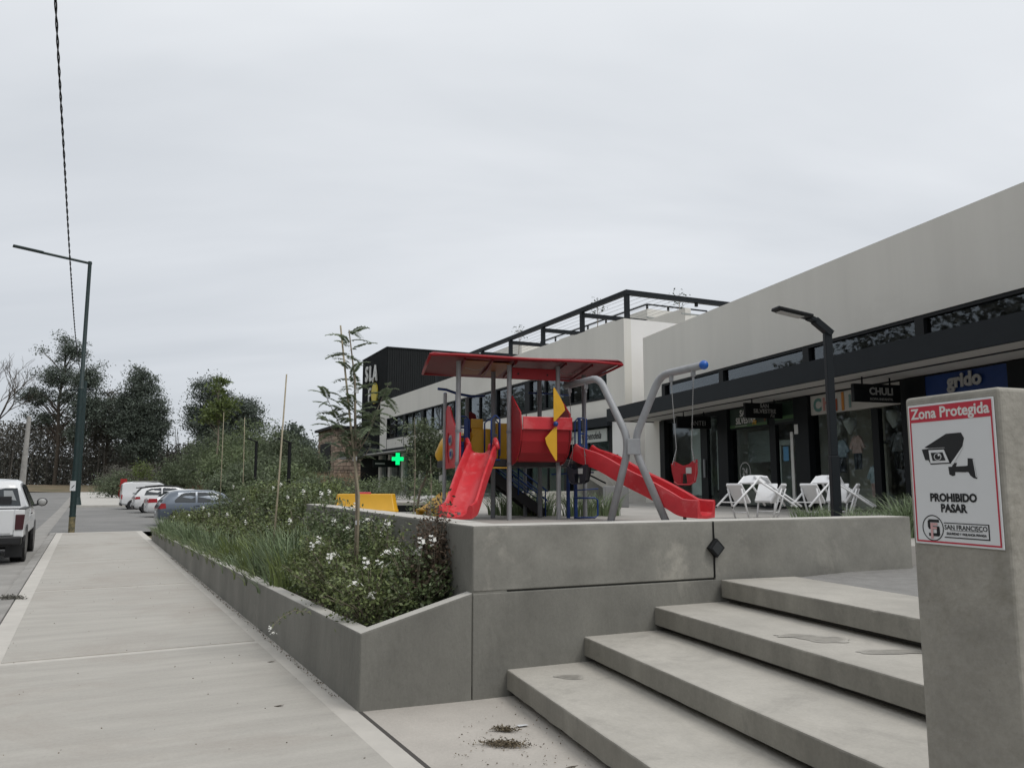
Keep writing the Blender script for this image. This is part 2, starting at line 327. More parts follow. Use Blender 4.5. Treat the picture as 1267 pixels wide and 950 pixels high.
# sidewalk: light trowelled bands, and the rougher slabs set in them as parts
b = MB(); strip(-0.80, 1.90, [-8,0,10,20,32.2], -0.004, b)
b.extr([S(-.80,32.2,-.005),S(-.80,32.2,-.13),S(1.9,32.2,-.13),S(1.9,32.2,-.005)], Vector(S(0,.05))-Vector(S(0,0)))
sw = tag(b.build('sidewalk', conc_band), kind='structure')
vj = [-8, -1.9, 3.5, 8.95, 14.7, 20.0, 25.6, 31.9]
for a, c in zip(vj[:-1], vj[1:]):
    b = MB(); k = 0.075
    b.extr([S(-.60,a+k,-.03),S(1.70,a+k,-.03),S(1.70,c-k,-.03),S(-.60,c-k,-.03)], (0,0,.03+.0045))
    o = b.build('concrete_slab', conc_slab, sw, bevel=.004)
    # the trowel streaks follow the slab: put the object's own axes along the street
    o.data.transform(Matrix.Rotation(-R(AX),4,'Z')); o.rotation_euler[2] = R(AX)
b = MB(); b.extr([S(1.90,-8,-.06),S(9,-8,-.06),S(9,6.4,-.06),S(1.90,6.4,-.06)], (0,0,.056))
tag(b.build('entrance_paving', conc_walk), kind='structure')
b = MB(); b.extr([S(1.868,-8,-.03),S(1.898,-8,-.03),S(1.898,5.9,-.03),S(1.868,5.9,-.03)], (0,0,.0275))
tag(b.build('expansion_joint', mat('joint_dark',(0.06,0.055,0.05),0.9)), kind='structure')
# parking lot beyond the end of the sidewalk
b = MB(); strip(-1.05, 14, [32.25,45,62,68], -0.03, b); strip(14, 17, [38,45,62,68], -0.03, b)
tag(b.build('parking_lot', asphalt), kind='structure')
g = empty('far_sidewalk', None, None, kind='structure')
for a, c in ((68,72),(72.1,80),(80.1,90),(90.1,104),(104.1,120),(120.1,140)):
    b = MB(); b.extr([S(-.9,a,-.1+rise(a)),S(3.4,a,-.1+rise(a)),S(3.4,c,-.1+rise(c)),S(-.9,c,-.1+rise(c))], (0,0,.22)); b.build('concrete_slab', conc_cope, g, bevel=.01)
b = MB(); strip(3.4, 15, [68,90,120,146], 0.02, b); strip(14,60,[32,38],0.1,b); strip(17,60,[38,68],0.1,b); strip(15,60,[68,120,146],0.02,b)
tag(b.build('planted_verge', groundm), kind='structure')
b = MB()
for j in range(-40, 30):
    for i, (v0, v1) in enumerate(((156,160),(160,165),(165,171))):
        h = [(-.05),.35,.75,1.15]; w = lambda u,k: S(u*4, (156,160,165,171)[k], rise(156)+h[k]+.16*noise.noise((u*.7,k*3.1,0)))
        b.face([w(j,i),w(j+1,i),w(j+1,i+1),w(j,i+1)])
tag(b.build('roadside_verge', dryground), kind='structure')

# ================================================================ PLANTER WALLS AND RAISED PLAZA
SR = 19.0
W0 = Vector((-.31,6.40,0)); W1 = Vector((4.17,8.40,0)); WM = Vector((1.84,7.36,0))
nW = Vector((-(W1-W0).y,(W1-W0).x,0)).normalized()       # towards the plaza
pw = empty('planter_wall', 'low sloping grey concrete planter wall along the pavement, dark plants spilling over it', 'planter wall', S(1.87,5.9))
def loc(o, p): return Vector(p)-Vector(o.location)
def sect(name, A, B, zA, zB, zb, th, m, parent, side, gap=.004, cope=True, ct=.0035):
    A = Vector((A[0],A[1],0)); B = Vector((B[0],B[1],0)); d = (B-A).normalized(); nn = side.normalized()*th
    A2 = A+d*gap; B2 = B-d*gap; O = Vector(parent.location); O.z = 0
    pts = [A2-O+Vector((0,0,zb)), B2-O+Vector((0,0,zb)), B2-O+Vector((0,0,zB)), A2-O+Vector((0,0,zA))]
    b = MB(); b.extr(pts, nn); o = b.build(name, m, parent, bevel=.008)
    if cope:
        b = MB(); t = ct; e = .004
        q = [A2-O+Vector((0,0,zA+.001))-nn.normalized()*(-e), B2-O+Vector((0,0,zB+.001))-nn.normalized()*(-e)]
        q += [q[1]+nn*(1-2*e/th), q[0]+nn*(1-2*e/th)]
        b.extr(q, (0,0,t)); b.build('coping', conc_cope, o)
    return o
pv = [5.9, 10.6, 15.3, 20.0, 26.8]
for i in range(4):
    zA = .55-.27*(pv[i]-5.9)/20.9; zB = .55-.27*(pv[i+1]-5.9)/20.9
    sect('wall_section', S(1.87,pv[i]), S(1.87,pv[i+1]), zA, zB, -.1, .14, conc_wall, pw, Vector(S(1,0)))
C0 = Vector(S(1.87,5.9)); dd = (W0-C0).normalized(); 
sect('wall_section', C0+dd*.0, W0, .55, .80, -.1, .14, conc_wall, pw, Vector((-dd.y,dd.x,0)))
sect('wall_section', S(1.87,26.8), S(5.2,27.3), .28, .30, -.1, .14, conc_wall, pw, Vector((math.sin(R(AX)),-math.cos(R(AX)),0)), cope=True)
rw = empty('retaining_wall', 'tall grey cast concrete retaining wall holding up the playground beside the steps', 'retaining wall', tuple(W0))
dW = (W1-W0).normalized()
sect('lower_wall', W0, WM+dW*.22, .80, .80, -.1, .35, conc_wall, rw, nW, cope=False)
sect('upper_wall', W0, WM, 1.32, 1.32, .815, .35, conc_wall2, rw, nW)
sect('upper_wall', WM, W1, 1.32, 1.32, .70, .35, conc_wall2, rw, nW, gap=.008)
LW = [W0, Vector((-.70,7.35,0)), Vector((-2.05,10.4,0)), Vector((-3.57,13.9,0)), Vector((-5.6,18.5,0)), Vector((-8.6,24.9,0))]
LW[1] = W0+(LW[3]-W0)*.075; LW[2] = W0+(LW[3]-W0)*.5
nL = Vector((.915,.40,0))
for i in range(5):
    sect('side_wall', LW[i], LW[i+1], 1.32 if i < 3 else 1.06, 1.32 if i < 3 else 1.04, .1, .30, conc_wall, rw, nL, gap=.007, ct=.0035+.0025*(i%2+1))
lwd = (LW[1]-W0).normalized()
P('corner_block', conc_cope, rw, lambda b: b.extr([Vector((0,0,.1))+dW*.006+nW*.01, Vector((0,0,.1))+dW*.006+nW*.345, Vector((0,0,.1))+lwd*.40+nL*.29, Vector((0,0,.1))+lwd*.02+nL*.01], (0,0,1.2215)))
P('joint_strip', mat('dark_joint',(0.05,0.05,0.045),0.9), rw, lambda b: b.extr([W0-W0+dW*.02+nW*.02+Vector((0,0,.79)), WM-W0+nW*.02+Vector((0,0,.79)), WM-W0+nW*.02+Vector((0,0,.83)), W0-W0+dW*.02+nW*.02+Vector((0,0,.83))], nW*.1))
# planter soil
b = MB()
sp = [(5.95,.2)]
for i in range(12):
    t0, t1 = i/12, (i+1)/12
    def row(t):
        v_ = 6.0+20.7*t; a = Vector(S(2.0,v_)); z_ = .47-.27*t
        y_ = 6.5+18.2*t; c = Vector((-.34-(y_-6.4)*.437, y_, 0)); c.x = -.31-(y_-6.4)*.449
        return (a.x,a.y,z_), (c.x,c.y,z_+.16)
    A, B_ = row(t0); C_, D = row(t1); b.face([A,B_,D,C_])
tag(b.build('planter_soil', soil), kind='structure')
# plaza slab at z 1.0, landing at z 0.8
b = MB(); k = nW*.2
E1 = W1+Vector((9,4.02,0)); 
b.extr([W0+k+dW*.25+Vector((0,0,.5)), W1+k*1.0+Vector((0,0,.5)), E1+k+Vector((0,0,.5)), Vector((26,40,.5)), Vector((6,62,.5)), Vector((-14,78,.5)), Vector((-22,70,.5)), Vector((-14,42,.5)), Vector((-8.35,24.9,.5)), Vector((-3.4,13.9,.5))], (0,0,.5))
tag(b.build('plaza', conc_plaza), kind='structure')
def worn(b, name, m, par, x0, x1, y0, y1, z0, z1, seed):
    """a cast slab with slightly chipped, uneven arrises along its long front edge"""
    N = 260; V = []; bv = .011
    for i in range(N+1):
        y = y0+(y1-y0)*i/N; n1 = noise.noise((seed, y*5.0, 0)); n2 = max(0, noise.noise((seed+9, y*16, 3))-.28)*.03+max(0, noise.noise((seed+4, y*45, 1))-.1)*.010; w = .004*n1
        pr_ = [(x0+w,z0+.006+w),(x0+w*.6,z1-bv-n2*.8),(x0+(bv+n2)*.35+w*.6,z1-(bv+n2)*.3),(x0+bv+n2,z1),(x1-.3,z1+.0015*n1),(x1,z1),(x1,z0),(x0+.012,z0)]
        V += [(x,y,z) for x,z in pr_]
    n_ = 8; b.add(V, [(i*n_+k, i*n_+(k+1)%n_, (i+1)*n_+(k+1)%n_, (i+1)*n_+k) for i in range(N) for k in range(n_)]+[tuple(range(n_)), tuple(range(N*n_, N*n_+n_))])
    return b.build(name, m, par)
st = empty('entrance_steps', 'four wide floating concrete steps climbing to the plaza beside the retaining wall', 'steps', (-.09,6.67,0), SR)
for i in range(4):
    x0 = .70*i; zt = .2*(i+1); b = MB(); y0 = -9.0
    ye = [.35,.12,-.03,-.10][i]
    ye = .16 - .055*i
    o = worn(b, 'step', conc_step, st, x0, x0+.80, y0, ye, zt-.155, zt, 40+i)
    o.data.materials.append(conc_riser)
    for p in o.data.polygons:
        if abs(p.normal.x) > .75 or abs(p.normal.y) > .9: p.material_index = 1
    P('step_base', mat('recess_%d'%i,(0.10,0.095,0.085),0.95) if i == 0 else MATS['recess_0'], o, lambda b: b.box(x0+.10, y0, -.05 if i == 0 else zt-.2-.003, x0+.75, ye, zt-.157))  # base behind each gap coloured dark, the gap's shade put into it
b = MB(); 
L = lambda x,y,z: Vector(st.location)+Matrix.Rotation(R(SR),3,'Z')@Vector((x,y,z))
b.extr([L(2.92,-9,.5),L(11,-9,.5),E1+k*.9+Vector((0,0,.5)),W1+k*.9+Vector((0,0,.5)),L(2.92,-.05,.5)], (0,0,.297))
tag(b.build('landing', ped_m), kind='structure')
# wet stains on treads
def blot(name, cx, cy, rx, ry, z, m, seed):
    for k, (s_, mm) in enumerate(((1.28,stain1),(1.08,stain2),(.86,m))): blot1(name, cx, cy, rx*s_, ry*s_, z+.0004*k, mm, seed+k*.13)
def blot1(name, cx, cy, rx, ry, z, m, seed):
    b = MB(); rnd = random.Random(seed); N = 72; pts = []
    for i in range(N):
        a = 2*math.pi*i/N; q = 1+.35*noise.noise((math.cos(a)*1.4+seed,math.sin(a)*1.4,seed*.7))
        pts.append(L(0,0,0).to_2d().to_3d()*0+Vector((cx+rx*q*math.cos(a), cy+ry*q*math.sin(a), z)))
    b.face([Matrix.Rotation(-R(SR),3,'Z')@(p-Vector(st.location)) for p in pts]); return b.build(name, m, st)
stain1 = mat('damp_halo', (0.375,0.357,0.32), 0.85, var=.2, scale=6); stain2 = mat('damp_edge', (0.325,0.308,0.275), 0.85, var=.25, scale=6)
stainm = mat('damp_stain', (0.262,0.248,0.22), 0.8, var=.3, scale=6)
blot('damp_stain', 2.16, 5.62, .13, .10, .6035, stainm, 3); blot('damp_stain', 2.41, 5.2, .19, .055, .6035, stainm, 5); blot('damp_stain', 1.99, 5.74, .12, .055, .6042, stainm, 7)
blot('damp_stain', 0.45, 6.27, .085, .06, .2035, stainm, 8)
# pillar and sign
pil = empty('concrete_pillar', 'square grey concrete pillar in the right foreground carrying the camera warning sign', 'pillar', (1.515,2.45,0), SR)
P('shaft', conc_pillar, pil, lambda b: b.box(0,0,-.02,.36,.372,1.955), bevel=.014, seg=3)
sg = empty('security_sign', 'white and red warning sign with a surveillance camera, reading Zona Protegida, fixed to the pillar', 'sign', (1.515,2.45,1.453), SR)
SW, SH = .335, .472; y0 = .352       # left edge at y0, reading towards -y
X = -.006
def sp_(s, t): return (y0-s*SW, SH*(1-t))
def spoly(name, pts, m, lift, th=.0006):
    b = MB(); b.extr([(X-lift,)+sp_(*p) for p in pts], (-th,0,0)); return b.build(name, m, sg)
P('board', signw, sg, lambda b: b.box(X, y0-SW, 0, -.001, y0, SH), bevel=.0015)
e = .018; ev = .014
spoly('red_header', [(e,ev),(1-e,ev),(1-e,.128),(e,.128)], signr, .0003)
for q in ([(e,.128),(e+.016,.128),(e+.016,1-ev),(e,1-ev)], [(1-e-.016,.128),(1-e,.128),(1-e,1-ev),(1-e-.016,1-ev)], [(e+.016,1-ev-.011),(1-e-.016,1-ev-.011),(1-e-.016,1-ev),(e+.016,1-ev)]): spoly('red_border', q, signr, .0003)
def sl_(name, s, size, m, st_, bold=.0006, sx=1, **k): return text(name, s, size, m, sg, (X-.0012,)+sp_(*st_), ext=.0002, bold=bold, sx=sx, **k)
lettsw = mat('letter_bright', (.66,.66,.64), .4)
sl_('lettering', 'Zona Protegida', .050, lettsw, (.50,.070), .0013, .98)
sl_('lettering', 'PROHIBIDO', .036, signk, (.485,.672), .0016, .95); sl_('lettering', 'PASAR', .036, signk, (.485,.745), .0016, .95)
spoly('camera_body', [(.185,.312),(.457,.224),(.63,.222),(.66,.262),(.635,.318),(.49,.435),(.45,.345),(.43,.318),(.24,.318)], signk, .0004)
spoly('camera_hood', [(.15,.326),(.24,.322),(.43,.322),(.455,.345),(.505,.432),(.25,.436),(.225,.405),(.185,.402)], signk, .0004)
spoly('camera_front', [(.235,.333),(.42,.333),(.475,.425),(.25,.427)], signw, .0011)
spoly('camera_window', [(.262,.352),(.405,.352),(.435,.41),(.28,.41)], signk, .0018)
spoly('lens', [(.345+.045*math.cos(a*math.pi/8),.382+.026*math.sin(a*math.pi/8)) for a in range(16)], signw, .0024)
spoly('lens_core', [(.345+.036*math.cos(a*math.pi/8),.382+.0215*math.sin(a*math.pi/8)) for a in range(16)], signk, .0030)
spoly('lens_glint', [(.362+.012*math.cos(a*math.pi/4),.371+.008*math.sin(a*math.pi/4)) for a in range(8)], signw, .0036)
spoly('camera_edge', [(.495,.43),(.635,.322),(.64,.326),(.52,.44)], signw, .0011)
spoly('bracket_arm', [(.50,.455),(.66,.452),(.66,.495),(.535,.492),(.53,.515),(.50,.52),(.465,.508),(.458,.455)], signk, .0004)
spoly('bracket_arm', [(.525,.43),(.56,.43),(.545,.455),(.50,.455)], signk, .0004)
spoly('bracket_plate', [(.685,.40),(.745,.405),(.775,.54),(.735,.535),(.70,.515),(.685,.495),(.66,.492),(.66,.452),(.68,.45)], signk, .0004)
spoly('bracket_edge', [(.742,.408),(.748,.408),(.772,.53),(.764,.53)], signw, .0011)
cxs, cys = .225, .885; rr = .043
def ring(r0, r1, m, lift, name):
    b = MB(); N = 36; c = sp_(cxs, cys)
    for i in range(N):
        a0, a1 = 2*math.pi*i/N, 2*math.pi*(i+1)/N
        b.extr([(X-lift, c[0]-r0*math.cos(a0), c[1]+r0*math.sin(a0)),(X-lift, c[0]-r1*math.cos(a0), c[1]+r1*math.sin(a0)),(X-lift, c[0]-r1*math.cos(a1), c[1]+r1*math.sin(a1)),(X-lift, c[0]-r0*math.cos(a1), c[1]+r0*math.sin(a1))], (-.0006,0,0))
    return b.build(name, m, sg)
ring(.040, .0432, signk, .0004, 'emblem_ring')
EU, EV = .027/SW, .027/SH
def eblk(name, m, lift, rects):
    for (u0,u1,v0,v1) in rects: spoly(name, [(cxs+u0*EU,cys-v1*EV),(cxs+u1*EU,cys-v1*EV),(cxs+u1*EU,cys-v0*EV),(cxs+u0*EU,cys-v0*EV)], m, lift)
eblk('emblem_s', signk, .0004, [(-.6,.95,.70,1.05),(-.75,-.40,.05,.90),(-.65,.95,-.15,.22),(.55,1.0,-.85,.10),(-.65,.9,-1.0,-.62)])
eblk('emblem_f', signpk, .0014, [(-.32,.02,-1.30,.62),(.0199,.72,.34,.62),(.0199,.62,-.12,.14)])
def lnb(s0, s1, t0, t1): spoly('emblem_frame', [(s0,t0),(s1,t0),(s1,t1),(s0,t1)], signk, .0004)
lnb(.36,.865,.842,.8475); lnb(.36,.865,.940,.947); lnb(.853,.865,.8475,.940)
sl_('lettering', 'SAN FRANCISCO', .0215, signk, (.605,.875), .0002, .98)
lnb(.43,.79,.893,.8955)
sl_('lettering', 'SEGURIDAD Y VIGILANCIA PRIVADA', .0105, signk, (.607,.918), .0003, .87)
# diamond wall light over the wall joint
wl = empty('wall_light', 'small black diamond shaped light on the retaining wall joint', 'wall light', tuple(WM+Vector((0,0,1.085))), math.degrees(math.atan2(dW.y,dW.x)))
b = MB(); b.T = Matrix.Rotation(R(45),4,'Y'); b.box(-.062,-.055,-.062,.062,-.004,.062); b.build('housing', blackm, wl, bevel=.006)
b = MB(); b.T = Matrix.Rotation(R(45),4,'Y'); b.box(-.045,-.06,-.045,.045,-.0555,.045); b.build('lens', mat('dark_lens',(.03,.033,.035),.2), wl)
P('cable', blackm, wl, lambda b: b.tube([(0,-.012,-.08),(.002,-.006,-.14),(0,-.006,-.27)], .006, 6))
P('cable', blackm, wl, lambda b: b.tube([(0,-.012,.08),(.0,-.006,.14),(0,-.006,.232)], .006, 6))
# litter by the steps
def clump(name, label, X_, Y_, z_, r, nn, m, hgt=.02, s=.02, seed=0):
    rg = np.random.default_rng(seed); c = np.c_[rg.normal(0,r,nn), rg.normal(0,r*.38,nn), np.abs(rg.normal(0,hgt,nn))]
    o = cards(name, c, s, m, None, .5, .5, seed); o.location = (X_,Y_,z_); o.rotation_euler[2] = R(-10); return tag(o, label, 'debris', kind='stuff')
crumb = mat('dirt_crumbs', (0.13,0.105,0.07), 1, island=.5)
clump('soil_crumbs','larger patch of dry grass and soil crumbs on the paving by the bottom step',-.045,5.32,.006,.075,900,crumb,.010,.016,1)
clump('soil_crumbs','small patch of dry crumbs just behind the larger patch by the bottom step',-.05,5.62,.006,.04,420,crumb,.012,.016,2)
rg = np.random.default_rng(5); cc = np.c_[rg.uniform(-.35,.75,260), rg.normal(5.3,.5,260), np.full(260,.005)]
s2 = [S(rg.uniform(-.6,1.75), rg.uniform(2.5,24)**1.0, .007) for _ in range(240)]
tag(cards('pavement_grit', np.array(s2), .014, crumb, None, .6, .9, 31), 'sparse dark grit and leaf bits over the pavement slabs', 'debris', kind='stuff')
s3 = [S(1.80+.05*rg.random(), rg.uniform(6.3,20), .009) for _ in range(900)]
tag(cards('edge_dirt', np.array(s3), .016, crumb, None, .6, .8, 32), 'line of dirt gathered along the foot of the planter wall', 'debris', kind='stuff')
tag(cards('scattered_crumbs', cc, .013, crumb, None, .6, .9, 3), 'thin scatter of dirt crumbs over the paving below the steps', 'debris', kind='stuff')
P_ = P('paper_scrap', signw, None, lambda b: b.extr([(.03,5.74,.004),(.10,5.76,.004),(.115,5.72,.010),(.05,5.70,.006)], (0,0,.001))); tag(P_, 'small white paper scrap on the paving near the bottom step', 'litter')
leafm = mat('dead_leaf',(0.06,0.045,0.03),.8)
for i,(x,y) in enumerate(((-2.87,9.3),(-3.35,11.5),(-2.26,7.7),(-4.1,13.0),(-1.75,6.2),(-.9,4.4),(-1.1,3.9),(.35,4.9))):
    o = P('dead_leaf', leafm, None, lambda b: b.extr([(x-.035,y,.006),(x,y-.012,.008),(x+.04,y+.004,.016),(x,y+.014,.009)], (0,0,.002))); tag(o, 'small curled dark leaf lying on the pale pavement', 'leaf', 'dead leaves on the pavement')
clump('weed_tuft','dark clump of weeds growing in the kerb joint',S(-.86,14.0)[0],S(-.86,14.0)[1],.0,.10,500,F_grey,.02,.03,9)
# ================================================================ PLAYGROUND
PZ = 1.0
ps = empty('playground_set', 'red, yellow and blue climbing frame with a red roof and two red slides', 'climbing frame', (-1.45,13.97,PZ), SR)
posts = [(.65,.5,2.95),(1.65,.5,2.93),(2.65,.5,2.95),(1.65,1.5,2.95),(2.65,1.5,2.95),(3.65,1.5,2.95),(.65,1.5,2.45),(1.05,2.1,2.05),(2.62,2.3,2.0),(1.3,2.2,2.45),(3.65,.6,1.05)]
for i,(x,y,h) in enumerate(posts[:6]):
    for z_ in (1.02,1.62): P('clamp', greyp, ps, lambda b: (b.tube([(x,y,z_),(x,y,z_+.05)], .056, 12), b.box(x+.05,y-.02,z_+.005,x+.085,y+.02,z_+.045)))
for i,(x,y,h) in enumerate(posts):
    if i == 10: continue
    r = .046 if i < 6 else .036
    o = P('post', greyp2 if i in (0,1,2,6) else greyp, ps, lambda b: b.tube([(x,y,0),(x,y,h)], r, 12), smooth='auto')
    if i >= 6: P('post_cap', bluec if i == 6 else greyp, o, lambda b: b.ball((x,y,h), r*1.02, 10, (1,1,.5)), smooth=True)
def zr(x): return 2.985-.035*math.sin(x*1.2)
# roof: moulded panels with a rolled rim
b = MB(); RW, RD = 3.80, 2.42
prof = [(0,0.02),(.10,.055),(.9,.065),(1.21,.07),(1.5,.065),(2.32,.055),(RD,.02),(RD-.02,-.015),(RD-.14,.01),(1.21,.03),(.14,.01),(.02,-.015)]
xs = [0,.06,.6,1.2,1.9,2.6,3.2,3.74,3.80]
b.sweep([(p[0]*-1,p[1]) for p in prof], [(x,0,zr(x)-(.03 if x in (0,3.80) else 0)) for x in xs], side=(0,-1,0))
roof = b.build('roof', redd, ps, smooth='auto')
P('roof_rim', redb, roof, lambda b: (b.tube([(.0,.03,2.955),(.0,.0,2.965),(.5,-.012,2.985),(1.9,-.012,2.975),(3.2,-.012,2.99),(3.8,.0,2.97),(3.8,.03,2.965)], .026, 8), b.tube([(3.8,.0,2.965),(3.8,2.42,2.965)], .026, 8), b.tube([(0,0,2.965),(0,2.42,2.965)], .026, 8), b.tube([(0,2.42,2.965),(3.8,2.42,2.965)], .026, 8)), smooth=True)
P('roof_panel', amber, roof, lambda b: (b.box(.68,.35,2.95,1.15,2.1,2.958), b.box(1.22,.35,2.93,1.6,2.1,2.938)))  # amber sheets paint the light showing through the roof, not separate panels
for x in (.65,1.18,1.65,2.65,3.2): P('roof_rib', redd, roof, lambda b: b.bar((x,.12,2.945),(x+.12,2.3,2.945),.035,.05))
for xx in (.9, 2.85): P('roof_cable', lettg, roof, lambda b: b.tube([(xx-.16,.9,2.90),(xx,.9,2.865),(xx+.14,.88,2.87),(xx+.22,.86,2.93)], .005, 5))
P('roof_board', redb, ps, lambda b: b.box(1.70,.47,2.66,2.60,.50,2.88), bevel=.01)
for x in (1.82, 2.42): P('bolt', blackm, ps, lambda b: b.tube([(x,.46,2.76),(x,.475,2.76)], .018, 8))
for o_ in [roof]+list(roof.children): o_.data.transform(Matrix(((1,.17,0,0),(0,1.03,0,0),(0,0,1,0),(0,0,0,1))))
# decks
for x0,x1,y0_,y1_ in ((.65,1.65,.5,1.5),(1.652,2.648,.5,1.5),(2.65,3.65,.55,1.5),(.66,1.62,1.502,2.3),(1.65,2.62,1.502,2.3)):
    P('deck', deckm, ps, lambda b: b.box(x0+.03,y0_+.03,1.00,x1-.03,y1_-.005,1.14), bevel=.008)
P('deck_edge', yelp, ps, lambda b: b.box(1.72,.44,1.10,2.3,.5,1.19), bevel=.008)
P('deck_edge', yelp, ps, lambda b: b.box(.7,.47,.96,1.6,.50,.985), bevel=.004)
# side panel with dials (left end)
b = MB(); q = [(.62,.50),(.62,1.48)]
pts = [(0,.42,.98),(0,1.5,.96),(0,1.5,2.08),(0,1.35,2.20),(0,1.2,2.16),(0,1.02,1.95),(0,.82,1.78),(0,.62,1.70),(0,.46,1.66)]
b.extr([(.66,p[1],p[2]) for p in pts], (.035,0,0)); pan = b.build('side_panel', redp, ps, bevel=.012)
for (yy,zz) in ((1.05,1.50),(.98,1.24)):
    P('dial', greyp2, pan, lambda b: b.tube([(.66,yy,zz),(.635,yy,zz)], .10, 14)); P('dial_window', bluep, pan, lambda b: b.box(.626,yy-.06,zz-.045,.634,yy+.06,zz+.045))
P('rim', redb, pan, lambda b: b.tube([(.66,1.2,.98+.1*0+.1),(.655,1.28,1.3),(.655,1.22,1.65)], .02, 6))
# slides
def slide(name, pts, w, h, m, side=None):
    c = w/2; prof = [(-c-.05,-.03),(-c-.055,h-.01),(-c-.045,h+.015),(-c-.015,h+.02),(-c+.012,h-.005),(-c+.035,.06),(-c+.10,.012),(0,.0),(c-.10,.012),(c-.035,.06),(c-.012,h-.005),(c+.015,h+.02),(c+.045,h+.015),(c+.055,h-.01),(c+.05,-.03),(0,-.045)]
    # smooth the path
    P3 = [Vector(p) for p in pts]; out = []
    for i in range(len(P3)-1):
        a = P3[max(i-1,0)]; b_ = P3[i]; c_ = P3[i+1]; d = P3[min(i+2,len(P3)-1)]
        for k in range(5):
            t = k/5; out.append(.5*((2*b_)+(c_-a)*t+(2*a-5*b_+4*c_-d)*t*t+(3*b_-a-3*c_+d)*t**3))
    out.append(P3[-1]); b = MB(); b.sweep(prof, out, side); return b.build(name, m, ps, smooth='auto')
def Lp(X_, Y_, Z_):   # world -> playset local
    v_ = Matrix.Rotation(-R(SR),3,'Z') @ (Vector((X_,Y_,Z_))-Vector((-1.45,13.97,PZ))); return v_
s0 = Lp(-.56,14.75,2.22); s3 = Lp(-.90,13.05,1.10)
dz = (s3-s0)
sl1 = slide('front_slide', [s0+Vector((-.02,.12,.02)), s0, s0+dz*.16+Vector((0,0,-.02)), s0+dz*.45+Vector((0,0,-.03)), s0+dz*.78+Vector((0,0,-.10)), Vector((*(s0+dz*.92).to_2d(),.17)), Vector((*(s0+dz*1.06).to_2d(),.14))], .46, .17, redp)
for sgn in (-1,1):
    sd_ = Vector((dz.y,-dz.x,0)).normalized()*sgn*.27
    P('slide_horn', redp, sl1, lambda b: b.tube([s0+sd_+Vector((0,-.10,.10)),s0+sd_+Vector((0,-.02,.20)),s0+sd_+Vector((0,.05,.27)),s0+sd_+Vector((0,.09,.20)),s0+sd_+Vector((0,.10,.0))], [.045,.05,.045,.04,.04], 8), smooth=True)
t0 = Lp(1.38,15.4,2.16); t1 = Lp(3.16,13.68,1.12); dt = t1-t0
sl2 = slide('long_slide', [t0+dt*-.04, t0+dt*.04+Vector((0,0,-.02)), t0+dt*.22+Vector((0,0,.03)), t0+dt*.45+Vector((0,0,0.0)), t0+dt*.66+Vector((0,0,.0)), t0+dt*.82+Vector((0,0,-.02)), Vector((*(t0+dt*.93).to_2d(),.16)), Vector((*(t0+dt*1.07).to_2d(),.13))], .46, .25, redp)
P('slide_foot', greyp, sl2, lambda b: b.tube([t0+dt*.90+Vector((0,0,.02)), Vector((*(t0+dt*.90).to_2d(),0))], .03, 8))
P('slide_foot', greyp, sl1, lambda b: b.tube([s0+dz*.92+Vector((0,0,.02)), Vector((*(s0+dz*.92).to_2d(),0))], .03, 8))
# cockpit: two side plates, curved shell, propeller
for x in (1.68, 2.66):
    b = MB(); b.extr([(x,.49,1.02),(x,.30,1.06),(x,.10,1.20),(x,-.04,1.45),(x,-.08,1.72),(x,-.02,1.98),(x,.46,2.33),(x,.49,2.33)], (.03,0,0)); b.build('cockpit_side', redb, ps, bevel=.008)
cv = [(.42,1.08),(.22,1.10),(.06,1.24),(-.02,1.45),(-.05,1.66)]
b = MB(); 
for (a, c) in zip(cv[:-1], cv[1:]): b.extr([(1.72,a[0],a[1]),(1.72,c[0],c[1]),(1.72,c[0]+.03,c[1]+.008),(1.72,a[0]+.03,a[1]+.008)], (.93,0,0))
b.build('cockpit_shell', redb, ps, smooth='auto')
P('cockpit_band', redp, ps, lambda b: b.box(1.72,-.085,1.665,2.70,-.05,1.90), bevel=.01)
pr = P('propeller_hub', bluep, ps, lambda b: b.ball((2.32,-.19,1.765), .05, 10), smooth=True)
P('shaft', redb, pr, lambda b: b.tube([(2.32,-.06,1.765),(2.32,-.15,1.765)], .03, 8))
b = MB(); bl = [(0,.05),(.19,.26),(.17,.36),(.10,.50),(-.01,.68),(-.03,.66),(-.03,.05)]
b.extr([(2.32+p[0]*1.05,-.165,1.765+p[1]) for p in bl], (0,.012,0)); o = b.build('propeller_blade', yelp, pr, bevel=.004)
b = MB(); b.extr([(2.32-p[0]*1.05,-.165,1.765-p[1]) for p in bl], (0,.012,0)); b.build('propeller_blade', yelp, pr, bevel=.004)
# yellow barrier panels with tunnel behind
P('barrier_panel', yelp, ps, lambda b: b.box(1.24,1.62,1.16,1.64,1.66,1.78), bevel=.02)
P('barrier_panel', yelp, ps, lambda b: b.box(1.24,1.68,1.78,1.50,1.72,1.98), bevel=.02)
P('barrier_panel', yelp, ps, lambda b: b.box(1.72,1.62,1.16,2.1,1.66,1.9), bevel=.02)
P('tunnel_ring', yelp, ps, lambda b: b.tube([(1.45,1.58,1.47),(1.45,1.62,1.47)], .24, 20), smooth='auto')
P('crawl_tunnel', yelp, ps, lambda b: b.tube([(1.25,1.75,1.40),(1.12,2.0,1.40),(1.0,2.2,1.36),(.96,2.35,1.2)], [.32,.33,.33,.31], 18), smooth='auto')
P('yellow_slide', yelp, ps, lambda b: b.sweep([(-.24,0),(-.27,.2),(-.22,.2),(-.2,.03),(.2,.03),(.22,.2),(.27,.2),(.24,0)], [(.90,2.22,.50),(.74,2.16,.40),(.58,2.10,.27),(.46,2.06,.2),(.34,2.02,.17)], (.4,-1,0)), smooth='auto')
